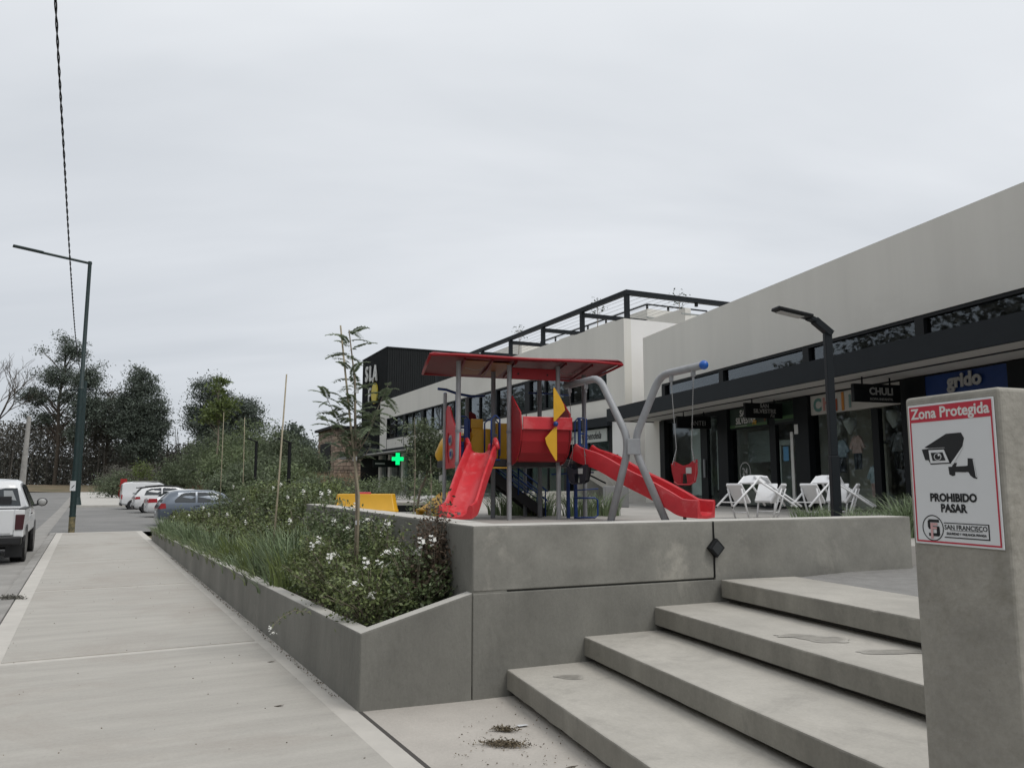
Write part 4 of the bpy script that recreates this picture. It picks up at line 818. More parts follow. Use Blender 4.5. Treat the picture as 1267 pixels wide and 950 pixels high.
P('number_plate', signw, pk, lambda b: b.box(-.26,-.175,.49,.26,-.162,.62))
# cab loft
rows = [(1.76,.60,1.22,1.24,.95,.90),(1.80,.56,1.23,1.70,.95,.73),(1.95,.55,1.23,1.86,.96,.70),(2.6,.55,1.22,1.92,.965,.71),(3.3,.55,1.20,1.88,.965,.70),(3.6,.55,1.18,1.74,.965,.70),(4.1,.55,1.15,1.30,.96,.76),(4.35,.55,1.13,1.18,.95,.80),(5.0,.56,1.05,1.10,.92,.78),(5.25,.6,.9,.95,.86,.7)]
b = MB(); RR = []
for (y,zb,zl,zt,w,wt) in rows:
    half = [(w*.9,zb),(w,zb+.12),(w,(zb+zl)/2),(w*.99,zl-.05),(w*.965,zl),(wt,max(zt-.06,zl+.001)),(wt*.84,max(zt-.01,zl+.002)),(wt*.4,max(zt+.006,zl+.003))]
    RR.append([(-x,y,z) for x,z in half]+[(x,y,z) for x,z in reversed(half)])
n_ = len(RR[0]); b.add([p for r_ in RR for p in r_], [(i*n_+k,i*n_+(k+1)%n_,(i+1)*n_+(k+1)%n_,(i+1)*n_+k) for i in range(len(RR)-1) for k in range(n_)]+[tuple(range(n_)),tuple(range((len(RR)-1)*n_,len(RR)*n_))])
b.build('cab', carw, pk, smooth='auto', bevel=.03)
rwn = P('rear_window', gl_dark, pk, lambda b: b.extr([(-.76,1.755,1.27),(.76,1.755,1.27),(.66,1.80,1.70),(-.66,1.80,1.70)], (0,.02,0)))
P('pale_window_patch', mat('pale_view_paint',(.30,.315,.32),.3), rwn, lambda b: (b.extr([(-.68,1.750,1.30),(-.40,1.750,1.30),(-.38,1.786,1.62),(-.58,1.786,1.64)], (0,-.003,0)), b.extr([(.40,1.750,1.44),(.66,1.750,1.40),(.56,1.786,1.64),(.38,1.786,1.64)], (0,-.003,0)), b.extr([(-.22,1.752,1.34),(.22,1.752,1.34),(.2,1.786,1.62),(-.2,1.786,1.62)], (0,-.003,0))))  # pale patches on the opaque pane paint the brightness seen through the cab
for x in (.42,-.42): P('headrest', cark, pk, lambda b: b.box(x-.14,1.738,1.31,x+.14,1.752,1.50), bevel=.02)
for s in (-1,1):
    P('side_window', gl_dark, pk, lambda b: b.extr([(s*.955,2.05,1.27),(s*.955,4.0,1.22),(s*.74,3.4,1.78),(s*.735,2.15,1.80)], (s*.006,0,0)))
    mr = P('mirror', cark, pk, lambda b: b.ball((s*1.13,3.55,1.33), .15, 10, (.85,.45,.75)), smooth=True); P('mirror_glass', lettg, mr, lambda b: b.ball((s*1.13,3.50,1.33), .12, 10, (.85,.35,.75)), smooth=True)
    P('mirror_arm', cark, pk, lambda b: b.bar((s*.93,3.58,1.24),(s*1.1,3.56,1.28),.05,.05)); P('door_handle', cark, pk, lambda b: b.box(s*.97-.015,2.3,1.06,s*.97+.015,2.45,1.09))
    for y in (1.0,4.25):
        x = s*.80; w_ = P('wheel', rubber, pk, lambda b: b.tube([(x-.13,y,.37),(x-.1,y,.37),(x+.1,y,.37),(x+.13,y,.37)], [.34,.37,.37,.34], 22), smooth='auto'); P('rim', rim, w_, lambda b: b.tube([(x+s*.12,y,.37),(x+s*.14,y,.37)], .22, 14))
        P('wheel_arch', cark, pk, lambda b: b.tube([(s*.9,y,.42),(s*.972,y,.42)], .44, 20))
# ================================================================ SHOPPING BUILDING (right)
AB = 15.9
def frT(rot, d, t): return fr(rot, d, t)
b1o = empty('shopping_building', 'long single storey shopping building with cream parapet, dark canopy and shop fronts on the right', 'building', fr(AB,13.4,28.2,PZ), AB)
T0 = -28.2; Z = -PZ       # local: x into the building, y = t + T0, z = world - 1
def bx(b, x0,t0,z0,x1,t1,z1): b.box(x0,t0+T0,z0+Z,x1,t1+T0,z1+Z)
YE = -8
P('parapet_wall', plaster, b1o, lambda b: (bx(b,0,YE,5.38,.3,26.68,7.40), bx(b,0,26.68,4.0,.3,28.2,7.40), bx(b,.3,27.9,1,12,28.2,7.40)))
P('roof', dkwall, b1o, lambda b: bx(b,.3,YE,6.9,12,27.9,7.0)); P('back_wall', plaster, b1o, lambda b: bx(b,11.8,YE,1,12,27.9,6.9))
P('end_pier', plaster, b1o, lambda b: bx(b,0,26.72,1.0,.25,28.2,4.0))
fsc = P('canopy_fascia', anth, b1o, lambda b: bx(b,-1.9,YE,4.0,-1.82,27.45,4.47)); P('canopy_end', anth, b1o, lambda b: bx(b,-1.82,27.38,4.0,-.0,27.45,4.47)); P('canopy_top', anth, b1o, lambda b: bx(b,-1.82,YE,4.36,.0,27.38,4.44))
P('soffit', soffit_m, b1o, lambda b: (bx(b,-1.82,YE,4.03,-1.06,27.38,4.08), bx(b,-.94,YE,4.03,.0,27.38,4.08), bx(b,0,YE,4.0,.0+.12,26.68,4.08)))
P('soffit_slot', blackm, b1o, lambda b: (bx(b,-1.05,YE,4.018,-.95,27.38,4.09), bx(b,-.06,YE,3.985,-.0,26.68,4.03)))
P('clerestory_head', blackm, b1o, lambda b: bx(b,.02,YE,5.30,.26,26.68,5.378)); P('clerestory_sill', blackm, b1o, lambda b: bx(b,.02,YE,4.44,.26,26.68,4.56))
mull = [26.55,22.48,18.13,14.12,10.1,6.1,2.1,-1.9,-5.9]
for t in mull: P('clerestory_mullion', blackm, b1o, lambda b: bx(b,.0,t-.13,4.56,.24,t+.13,5.30))
for a, c in zip(mull[:-1], mull[1:]):
    P('clerestory_pane', gl_up, b1o, lambda b: bx(b,.10,c+.13,4.56,.11,a-.13,5.30))
P('clerestory_back', mat('dim_room',(.07,.075,.075),.9), b1o, lambda b: bx(b,1.2,YE,4.1,1.25,26.6,5.4))
# shop fronts
cols = [(26.32,26.71),(22.02,22.62),(18.0,18.62),(13.95,14.68),(11.3,11.9),(6.5,7.0),(1.5,2.0)]
for a, c in cols: P('shop_column', framem if a != 26.32 else blackm, b1o, lambda b: bx(b,-.12,a,1.0,.22,c,4.0), bevel=.01)
P('shop_floor', shopfloor, b1o, lambda b: bx(b,.0,YE,.96,7,26.7,1.015)); P('ceiling', dkwall, b1o, lambda b: bx(b,.25,YE,3.92,7,26.7,3.98))
P('shop_back_wall', shopwall, b1o, lambda b: bx(b,6.0,YE,1,6.2,26.7,3.95))
for a, c in cols[1:]: P('party_wall', shopwall, b1o, lambda b: bx(b,.22,(a+c)/2-.08,1,6,(a+c)/2+.08,3.95))
def pane(t0,t1,z0,z1,m=gl_shop): P('glass_pane', m, b1o, lambda b: bx(b,.06,t0,z0,.072,t1,z1))
def fb(*q, n='window_frame'): P(n, framem, b1o, lambda b: bx(b,*q))
# tenant 1 (white panels behind the glass)
pane(24.0,26.30,1.08,3.95); pane(22.64,23.45,1.08,3.95)
fb(.0,23.48,1.0,.12,23.92,3.98); fb(.0,22.62,1.0,.1,26.32,1.06); fb(0,22.62,3.9,.1,26.32,3.998)
P('display_panel', whitep, b1o, lambda b: (bx(b,.40,23.95,1.3,.46,25.3,3.6), bx(b,.30,22.66,1.5,.34,23.4,3.45)), bevel=.01); P('display_panel_edge', blackm, b1o, lambda b: bx(b,.28,22.66,1.42,.36,23.4,1.47))
P('display_wall', mat('mid_grey_panel',(.30,.32,.31),.8), b1o, lambda b: bx(b,.9,22.7,1,1.0,26.3,3.95))
pl0 = P('door_handle', greyp2, b1o, lambda b: bx(b,-.06,23.6,1.9,-.02,23.66,2.5))
# San Silvestre front
pane(20.0,22.0,1.08,3.35); pane(18.75,19.6,1.08,3.35); fb(.0,19.65,1.0,.12,19.95,3.98); fb(0,18.62,1.0,.1,22.02,1.06); fb(0,18.62,3.35,.05,22.02,3.40)
greens = mat('sign_green',(.012,.030,.018),.5); greenl = mat('light_green',(.06,.13,.05),.6)
ss = empty('shop_sign', 'dark green San Silvestre sign panel over the shop window', 'sign', fr(AB,13.4,20.9,3.68), AB)
P('panel', greens, ss, lambda b: (b.box(-.02,-.9+.0,-.28,.06,1.1,.30), b.box(-.02,-2.25,-.28,.06,-1.28,.30)), bevel=.005)
P('green_stripe', greenl, ss, lambda b: (b.box(-.024,-.9,-.28,-.021,1.1,-.20), b.box(-.024,-2.25,-.2,-.021,-1.28,-.10)))
text('lettering','SA',.27,lettw,ss,(-.035,.35,.135),bold=.006); text('lettering','SILVESTRE',.27,lettw,ss,(-.035,.20,-.09),bold=.006,sx=.88)
text('lettering','Fit',.20,yelp,ss,(-.045,-.28,-.18),bold=.003,shear=.3); P('small_print', lettg, ss, lambda b: b.box(-.026,.15,-.245,-.0245,.80,-.225))
P('cone_mark', amber, ss, lambda b: b.extr([(-.03,-.72,.1),(-.03,-.88,.1),(-.03,-.86,-.05),(-.03,-.80,-.2),(-.03,-.76,-.05)], (.004,0,0)))
dim = mat('dim_shelf',(.10,.10,.095),.8); P('interior_box', mat('pale_interior',(.30,.33,.32),.8), b1o, lambda b: bx(b,.6,20.75,2.35,.7,22.0,3.3)); P('fridge', whitep, b1o, lambda b: (bx(b,.5,20.15,1.0,.9,20.5,2.95), bx(b,.52,19.62,2.8,.9,20.15,2.95)))
sh = P('shelf_unit', dim, b1o, lambda b: bx(b,1.6,18.7,1,1.9,21.9,2.9))
for k in range(6):
    P('shelf', mat('shelf_edge',(.26,.24,.21),.8) if k==0 else MATS['shelf_edge'], sh, lambda b: bx(b,1.2,18.7,1.2+.3*k,1.6,21.9,1.23+.3*k))
    b = MB()
    for j in range(14): w_ = random.uniform(.1,.18); bx(b,1.22,18.75+.22*j,1.235+.3*k,1.45,18.75+.22*j+w_,1.235+.3*k+random.uniform(.1,.22))
    b.build('goods', mat('goods_%d'%k,(random.uniform(.15,.6),random.uniform(.1,.5),random.uniform(.1,.45)),.7), sh)
dc = empty('window_decal', 'round 24 hour emblem on the San Silvestre shop window', 'window decal', fr(AB,13.4,21.35,2.05), AB)
b = MB()
for i in range(28):
    a0,a1 = 2*math.pi*i/28, 2*math.pi*(i+1)/28; b.extr([(.05,.27*math.cos(a0),.27*math.sin(a0)),(.05,.30*math.cos(a0),.30*math.sin(a0)),(.05,.30*math.cos(a1),.30*math.sin(a1)),(.05,.27*math.cos(a1),.27*math.sin(a1))],(-.003,0,0))
b.build('ring', lettg, dc); text('numerals','24',.30,lettg,dc,(.045,0,0),bold=.004)
tag(P('door_sticker', mat('sticker_blue',(.05,.20,.36),.5), None, lambda b: b.extr([fr(AB,13.44,19.12,2.32),fr(AB,13.44,19.36,2.32),fr(AB,13.44,19.36,2.72),fr(AB,13.44,19.12,2.72)], Vector(fr(AB,-.006,0)))), 'small blue notice on the glass shop door', 'notice')
tag(P('column_sticker', lettw, None, lambda b: b.extr([fr(AB,13.27,18.42,3.02),fr(AB,13.27,18.58,3.02),fr(AB,13.27,18.58,3.28),fr(AB,13.27,18.42,3.28)], Vector(fr(AB,-.006,0)))), 'small white notice high on the black shop column', 'notice')
P('door_pull', lettw, b1o, lambda b: bx(b,-.05,18.78,1.2,-.02,18.9,3.1)); 
# Chuli front
pane(15.80,18.0,1.08,3.46); pane(14.72,15.52,1.08,3.46); fb(.0,15.55,1.0,.12,15.78,3.46); fb(0,14.68,1.0,.1,18.0,1.06)
cs = empty('shop_sign', 'white fascia sign with coloured children letters over the clothing shop', 'sign', fr(AB,13.4,16.35,3.73), AB)
P('panel', mat('panel_ivory',(.50,.49,.46),.6), cs, lambda b: b.box(-.02,-1.63,-.25,.06,1.64,.26), bevel=.005)
for (s_,y_,c_,sz) in (('C',1.35,(.10,.22,.20),.46),('h',1.02,(.45,.22,.20),.44),('u',.70,(.30,.06,.02),.60),('l',.36,(.50,.20,.04),.62),('i',.10,(.16,.25,.24),.46)):
    text('letter_'+{'C':'c','h':'h','u':'u','l':'l','i':'i'}[s_], s_, sz, mat('letter_colour_%s'%s_,c_,.6), cs, (-.03,y_,-.02), bold=.02)
P('mural_wall', mat('beige_room',(.52,.48,.41),.9), b1o, lambda b: bx(b,1.1,16.6,1,1.2,18.0,3.9)); P('rack_unit', dkwall, b1o, lambda b: (bx(b,1.6,14.7,1,1.7,16.5,2.7), bx(b,.9,14.7,2.68,1.6,16.5,2.74)))
def outfit(label, t, z, top, bot, w=.34, ht=.42, hb=.40, d=13.72):
    o = empty('display_outfit', label, 'clothing', fr(AB,d,t,z), AB, 'outfits hanging in the shop window')
    P('top', top, o, lambda b: b.extr([(0,-w*.3,0),(0,-w*.52,.0-ht),(0,w*.52,-ht),(0,w*.3,0),(0,w*.14,.03),(0,0,-.02),(0,-w*.14,.03)], (.05,0,0)), bevel=.01)
    P('sleeve', top, o, lambda b: (b.bar((.02,-w*.3,-.03),(.02,-w*.72,-.30),.05,.09), b.bar((.02,w*.3,-.03),(.02,w*.72,-.30),.05,.09)), bevel=.01)
    P('trousers', bot, o, lambda b: (b.extr([(0,-w*.4,-ht),(0,-.01,-ht),(0,-.03,-ht-hb),(0,-w*.34,-ht-hb)], (.05,0,0)), b.extr([(0,.01,-ht),(0,w*.4,-ht),(0,w*.34,-ht-hb),(0,.03,-ht-hb)], (.05,0,0))), bevel=.01)
    P('hanger_line', lettg, o, lambda b: b.tube([(.02,0,0),(.02,0,3.85-z)], .006, 5)); return o
mc = lambda n_,c_: mat(n_,c_,.8,var=.3,scale=8)
outfit('pale blue patterned shirt over dark trousers, leftmost outfit in the shop window',17.30,2.78,mc('cloth_blue',(.40,.47,.56)),mc('cloth_navy',(.02,.025,.04)))
outfit('pink top over dark jeans, hanging second in the shop window',16.72,2.86,mc('cloth_pink',(.70,.46,.42)),mc('cloth_jeans',(.05,.06,.08)))
outfit('small grey blue jacket with pink trousers, hanging lowest in the shop window',16.15,2.10,mc('cloth_greyblue',(.45,.53,.58)),mc('cloth_rose',(.60,.38,.35)),.32,.40,.34)
outfit('dark coat on a rail behind the right pane of the clothing shop',15.35,2.85,mc('cloth_dark',(.16,.16,.17)),mc('cloth_black',(.02,.02,.025)))
for i,(t,z,lb) in enumerate(((17.45,3.12,'pale paper balloon hanging above the patterned shirt'),(16.95,3.14,'pale paper balloon hanging above the pink top'),(15.45,3.2,'pale paper balloon hanging behind the right window pane'))):
    o = empty('paper_balloon', lb, 'decoration', fr(AB,13.75,t,z), AB, 'paper balloons in the shop window'); P('balloon', mat('paper_grey%d'%i,(.6,.6,.58),.9), o, lambda b: b.tube([(0,0,-.22),(0,0,-.16),(0,0,0),(0,0,.12),(0,0,.19),(0,0,.22)], [.03,.06,.15,.17,.12,.03], 10), smooth=True); P('string', lettg, o, lambda b: b.tube([(0,0,.2),(0,0,3.85-z)], .005, 4))
# grido front
pane(11.95,13.9,1.08,3.3); fb(0,11.9,1.0,.1,13.95,1.06); fb(0,12.85,1.06,.12,12.95,3.3)
gs = empty('shop_sign', 'deep blue grido sign panel with pale raised letters, far right', 'sign', fr(AB,13.4,12.9,3.62), AB)
P('panel', mat('sign_blue',(.006,.035,.16),.5,var=.2,scale=2), gs, lambda b: b.box(-.10,-1.0,-.34,.06,1.05,.36), bevel=.005)
text('lettering','grido',.40,lettg,gs,(-.15,-.02,.16),ext=.012,bold=.016)
pane(7.05,11.25,1.08,3.95); pane(2.05,6.45,1.08,3.95)
# blade signs under the canopy (they face the steps)
def blade(label, t, z0, z1, d0, d1, lines):
    o = empty('blade_sign', label, 'sign', fr(AB,13.4+d0,t,z0), AB, 'black blade signs under the canopy'); w = d1-d0
    P('box', blackm, o, lambda b: b.box(0,-.05,0,w,.05,z1-z0), bevel=.008); P('hanger', blackm, o, lambda b: (b.box(w*.2,-.01,z1-z0,w*.2+.03,.01,4.03-z0), b.box(w*.8,-.01,z1-z0,w*.8+.03,.01,4.03-z0)))
    for s_, sz, x, z, m, kw in lines: text('lettering', s_, sz, m, o, (w*x,-.056,(z1-z0)*z), (1,0,0), (0,0,1), **kw)
blade('black hanging sign with faint script ANTEI lettering at the left shop',23.2,3.48,3.87,-1.25,-.02,[('ANTEI',.22,.62,.42,lettg,dict(bold=-.002,sx=.9))])
blade('black hanging San Silvestre sign under the canopy',19.3,3.50,3.92,-1.2,-.02,[('SAN',.15,.52,.80,lettg,dict(bold=.004)),('SILVESTRE',.16,.52,.45,lettg,dict(bold=.004,sx=1.0)),('Fit',.14,.72,.16,lettg,dict(bold=.001,shear=.3))])
blade('black hanging sign reading CHULI under the canopy beside the pillar',14.6,3.47,3.87,-1.45,-.22,[('CHULI',.22,.58,.58,lettg,dict(bold=.008,sx=1.0)),('ROPA INFANTIL',.075,.58,.16,lettg,dict(bold=.001,sx=1.15))])
tag(P('door_rug', dkwall, None, lambda b: b.extr([fr(AB,12.6,19.0,1.004),fr(AB,13.2,19.0,1.004),fr(AB,13.2,19.8,1.004),fr(AB,12.6,19.8,1.004)], (0,0,.012))), 'dark doormat in front of the San Silvestre door', 'doormat')

# ================================================================ TWO STOREY BUILDING (centre)
A2 = 25.0; D2 = 17.69; TT = 27.07
b2 = empty('terrace_building', 'two storey cream building with a strip of dark windows and a roof pergola', 'building', fr(A2,D2,TT,PZ), A2)
def b2x(b, x0,y0,z0,x1,y1,z1): b.box(x0,y0,z0+Z,x1,y1,z1+Z)
YL = 36.6
P('facade_wall', plaster, b2, lambda b: (b2x(b,0,0,6.92,.35,YL,8.46), b2x(b,0,0,4.47,.35,1.38,6.92), b2x(b,0,34.6,4.47,.35,YL,6.92), b2x(b,0,1.38,4.47,.30,34.6,5.27)))
P('end_wall', plaster_w, b2, lambda b: b2x(b,.35,.0,1.0,14,.35,8.46)); P('end_wall_low', plaster_w, b2, lambda b: b2x(b,0,0.004,1.0,.35,1.0,4.47))
P('roof', soffit_m, b2, lambda b: b2x(b,.35,.35,7.7,14,YL,7.8)); P('far_end_wall', plaster, b2, lambda b: b2x(b,.35,YL-.35,1,14,YL,8.46)); P('back_wall', plaster, b2, lambda b: b2x(b,13.7,.35,1,14,YL-.35,8.46))
mod = [1.38, 5.0, 9.2, 13.3, 17.5, 21.7, 25.9, 30.1, 34.6]
P('window_frame', framem, b2, lambda b: (b2x(b,-.02,1.38,6.84,.2,34.6,6.93), b2x(b,-.02,1.38,5.26,.2,34.6,5.36)))
for i, (a, c) in enumerate(zip(mod[:-1], mod[1:])):
    P('window_column', framem, b2, lambda b: b2x(b,-.01,c-.45 if c < 34 else c-.12,5.36,.25,c+.12 if c < 34 else c,6.84))
    P('wall_joint', framem, b2, lambda b: b2x(b,-.012,c-.10,4.47,.0,c-.02,5.26))
    m_ = (a+c)/2; P('window_mullion', framem, b2, lambda b: b2x(b,.02,m_-.07,5.36,.16,m_+.07,6.84))
    P('window_pane', gl_up, b2, lambda b: b2x(b,.10,a+.12,5.36,.11,m_-.07,6.84)); P('window_pane', gl_up, b2, lambda b: b2x(b,.10,m_+.07,5.36,.11,c-.45,6.84))
    P('curtain', curtain, b2, lambda b: b2x(b,.5+.1*(i%3),a+.2+(i%2)*.5,5.3,.53+.1*(i%3),c-1.0+(i%3)*.3,6.9))
P('dim_room', MATS['dim_room'], b2, lambda b: (b2x(b,2.5,.4,1,2.6,YL-.4,7.6), b2x(b,.35,.4,5.2,2.5,YL-.4,5.25)))
P('canopy_band', anth, b2, lambda b: (b2x(b,-.25,1.0,4.10,.35,YL,4.468), b2x(b,-.0,.0+.01,4.1,.34,1.0,4.1)))
P('canopy_roof', anth, b2, lambda b: b2x(b,-1.9,15.5,4.0,-.25,YL+6,4.12)); P('canopy_slat', lettg, b2, lambda b: (b2x(b,-2.0,15,3.93,-1.9,YL+8,4.02), b2x(b,-1.3,15,3.94,-1.22,YL+8,3.99)))
P('tower_canopy', anth, b2, lambda b: b.extr([(-.25,YL-.01,4.1+Z),(-.25,YL+9,4.1+Z),(6,YL+9,4.1+Z),(6,YL-.01,4.1+Z)], (0,0,.7)))
for y in (1.0,4.9,9.1,13.2,17.4,21.6,25.8,30.0,33.5,YL-.35): P('ground_column', plaster if y > 20 else blackm, b2, lambda b: b2x(b,0,y,1,.35,y+(.55 if y>20 else .3),4.1))
for a,c in zip((1.3,4.9,9.1,13.2,17.4,21.6,25.8,30.0,33.5),(4.9,9.1,13.2,17.4,21.6,25.8,30.0,33.5,YL-.35)):
    P('glass_pane', gl_shop, b2, lambda b: b2x(b,.15,a+.3,1.05,.165,c,4.1)); P('door_frame', framem, b2, lambda b: b2x(b,.12,(a+c)/2,1,.2,(a+c)/2+.12,4.1))
P('ground_room', mat('teal_room',(.14,.19,.19),.9), b2, lambda b: b2x(b,1.6,1.2,1,1.7,YL-.4,4.1)); P('floor', shopfloor, b2, lambda b: b2x(b,0,.4,.98,2.5,YL-.4,1.012)); P('shop_box', whitep, b2, lambda b: (b2x(b,.6,26.8,1,.9,27.9,2.2), b2x(b,.5,31.2,1,.7,31.8,4)))
sg2 = empty('shop_sign', 'pale shop sign with black script lettering on the ground floor of the middle building', 'sign', fr(A2,D2,TT+2.7,3.75), A2)
P('panel', mat('pale_sign',(.42,.45,.42),.6), sg2, lambda b: b.box(-.06,-1.35,-.27,-.02,2.6,.27)); text('lettering','Spendela',.44,signk,sg2,(-.07,-.2,.0),bold=.006,shear=.35,sx=.9); text('lettering','nir',.30,signk,sg2,(-.07,1.6,.0),bold=.004)
# terrace volumes with railings
def block(x0,y0,x1,y1,zt,zb=7.8): P('terrace_block', plaster, b2, lambda b: b2x(b,x0,y0,zb,x1,y1,zt))
block(4.3,4.47,9,13.5,10.18); block(4.3,18.6,9,30,10.9)
P('terrace_wall', plaster, b2, lambda b: b2x(b,3.4,.35,7.8,3.7,16,9.30)); 
P('terrace_slab_edge', MATS['mid_grey_panel'], b2, lambda b: (b2x(b,4.25,4.44,9.72,9,4.47,9.78), b2x(b,3.2,.33,9.0,9,.36,9.06)))
rl = P('terrace_railing', anth, b2, lambda b: (b.bar((4.35,4.55,10.42+Z),(4.35,16,10.42+Z),.06,.07), b.bar((4.35,4.55,10.42+Z),(8.0,4.55,10.42+Z),.06,.07)))
for y in np.arange(4.55,16,1.9): P('baluster', anth, rl, lambda b: b.bar((4.35,float(y),10.16+Z),(4.35,float(y),10.40+Z),.06,.12))
for x in (5.6,6.8,8.0): P('baluster', anth, rl, lambda b: b.bar((x,4.55,10.16+Z),(x,4.55,10.40+Z),.10,.06))
# pergola of dark beams
pg = P('pergola_beam', anth, b2, lambda b: b2x(b,.35,.30,9.58,.55,44-TT+8,9.78)); 
P('pergola_beam', anth, b2, lambda b: b2x(b,.55,.30,9.58,13.5,.52,9.78))
for y in (.42,4.15,8.1,12.0,16.0,20.0,24.0):
    P('pergola_post', anth, b2, lambda b: b2x(b,.36,y-.09,8.46,.54,y+.09,9.58))
    if y > 1: P('pergola_crossbeam', anth, b2, lambda b: b2x(b,.55,y-.09,9.36,4.4,y+.09,9.54))
P('pergola_wire', lettg, b2, lambda b: [b.tube([(.5+.42*k,.45,9.62+Z),(.5+.42*k,16,9.62+Z)], .008, 4) for k in range(1,9)])
for x in (4.0,7.6,11.2,12.0): P('spot_lamp', blackm, b2, lambda b: b2x(b,x,.36,9.42,x+.12,.46,9.58))
# tower with vertical cladding
tw = empty('clad_tower', 'black ribbed metal tower with pale letters rising behind the middle building', 'tower', (-10.52,66,.8), A2)
P('tower_wall', cladm, tw, lambda b: b.box(0,0,0,9.5,8.0,12.35), bevel=.02)
b = MB()
for k in range(48): b.box(.05+k*.2,-.05,5,.11+k*.2,0,12.33)
for k in range(40): b.box(-.05,.1+k*.2,0,0,.16+k*.2,12.33)
tag(b.build('cladding_ribs', cladm, tw), kind='stuff')
P('coping', anth, tw, lambda b: (b.box(-.08,-.1,12.35,9.6,.1,12.45), b.box(-.08,.1,12.35,.1,8.1,12.45)))
def tl(s_, sz, y, z, m=lettw): return text('tower_letter', s_, sz, m, tw, (-.16,y,z), ext=.05, bold=.05)
tl('S',1.9,6.0,10.75); tl('L',1.9,4.6,10.65); tl('A',2.0,3.2,10.5); tl('F',1.8,4.9,8.7); P('letter_disc', mat('yellow_disc',(.55,.44,.04),.5), tw, lambda b: b.tube([(-.22,3.2,8.8),(-.10,3.2,8.8)], .92, 20))
gc = empty('pharmacy_cross', 'lit green pharmacy cross under the canopy of the middle building', 'pharmacy sign', fr(A2,D2-1.0,TT+28.1,3.52), A2)
crossm = mat('green_led',(.01,.35,.08),.5,emis=(.0,.80,.20,1.0)); w3 = .28
P('cross', crossm, gc, lambda b: b.extr([(-w3,0,-.85),(w3,0,-.85),(w3,0,-w3),(.85,0,-w3),(.85,0,w3),(w3,0,w3),(w3,0,.85),(-w3,0,.85),(-w3,0,w3),(-.85,0,w3),(-.85,0,-w3),(-w3,0,-w3)], (0,.15,0))); gc.scale = (.5,.5,.5)
P('bracket', blackm, gc, lambda b: b.bar((0,.08,.85),(0,.08,1.0),.05,.05))
hs = empty('blade_sign','long black hanging sign left of the green pharmacy cross','sign',fr(A2,D2-1.9,TT+31.5,3.0), A2); P('box', blackm, hs, lambda b: b.box(0,-.06,0,1.9,.06,.55)); P('small_print', lettg, hs, lambda b: b.box(.15,-.066,.2,.9,-.0605,.32))
# stone-faced building farther left
sb = empty('stone_building', 'low building with a rough stone wall and dark flat roof beyond the tower', 'building', (-17.9,80,.8), A2)
b = MB(); P('wall_core', bark, sb, lambda b: b.box(.06,.06,0,3.6,8,6.5)); rnd = random.Random(4); 
for f in range(2):
    z_ = 0
    while z_ < 6.4:
        h_ = rnd.uniform(.22,.42); x = 0
        while x < (3.6 if f == 0 else 8):
            w_ = rnd.uniform(.3,.7); x1_ = min(x+w_, 3.65 if f == 0 else 8); dd_ = rnd.uniform(0,.05)
            if f == 0: b.box(x+.02,-dd_,z_+.02,x1_-.02,.06,z_+h_-.02)
            else: b.box(-dd_,x+.02,z_+.02,.06,x1_-.02,z_+h_-.02)
            x += w_
        z_ += h_
tag(b.build('wall_stones', mat('rough_stone',(.33,.255,.20),.9,var=.4,scale=2,island=.35), sb), kind='stuff')
P('window', framem, sb, lambda b: b.box(-.10,1.5,1.4,-.02,6.5,5.2)); P('roof_edge', framem, sb, lambda b: b.box(-.4,-.4,6.55,4,8.4,6.8))
wb = P('white_wall', plaster_w, sb, lambda b: b.box(3.9,-4,3.2,8.5,-3.6,6.3)); P('wall_cap', framem, sb, lambda b: b.box(3.5,-4.2,6.3,8.5,-3.5,6.6)); P('entrance_glass', gl_dark, sb, lambda b: b.box(3.9,-3.6,0,8.5,-3.4,3.2)); P('entrance_column', plaster, sb, lambda b: b.box(4.2,-4.3,0,4.4,-4.1,3.3))
P('entrance_canopy', anth, sb, lambda b: b.extr([(0,-3,3.3),(9,-8,3.6),(9,-3,3.9),(0,-2.4,3.6)], (0,0,.15)))
# low steps, ramp wall and planter kerb in front of the middle building
lp = empty('low_steps', 'low pale concrete steps and sloping cheek wall in front of the middle building', 'steps', (3.0,29.0,PZ), 20)
for k in range(3): P('step', conc_cope, lp, lambda b: b.box(-3.0,.4*k,0,.9,.4*k+.8,.14*(k+1)), bevel=.01)
P('cheek_wall', conc_step, lp, lambda b: b.extr([(.9,-.2,0),(.9,2.6,0),(.9,2.6,1.2),(.9,1.2,1.2),(.9,-.2,.35)], (.25,0,0)))
P('side_wall', conc_wall, lp, lambda b: b.extr([(-.55,.1,0),(.4,.1,0),(.4,.1,.55),(-.2,.1,.9),(-.55,.1,.9)], (0,.2,0))); P('handrail', blackm, lp, lambda b: b.tube([(-.5,0,1.15),(.45,0,.72)], .03, 6))
tag(P('utility_box', mat('box_grey',(.22,.22,.22),.7), None, lambda b: b.box(2.75,23.6,PZ,3.45,24.2,PZ+.62), bevel=.02), 'low grey utility box beside the white wall behind the long slide', 'utility box')
tag(P('wall_poster', mat('poster_red',(.18,.02,.03),.7), None, lambda b: b.extr([fr(A2,D2-.02,TT+.55,2.9),fr(A2,D2-.02,TT+1.35-.2,2.9),fr(A2,D2-.02,TT+1.15,2.1),fr(A2,D2-.02,TT+.55,2.1)], Vector(fr(A2,-.02,0)))), 'dark red board on the white wall behind the swing frame', 'board')
kb = empty('raised_kerb', 'long low concrete kerb bordering the planting behind the yellow tub', 'kerb', (-5.0,19.9,PZ-.0), -6); P('kerb_block', conc_step, kb, lambda b: b.box(0,0,-.1,3.7,.3,.24), bevel=.015)
P('kerb_dark_strip', blackm, kb, lambda b: b.box(2.0,-.02,-.0,3.65,.0,.16))  # flat black strip paints a hollow's shade on the kerb face; none is cut
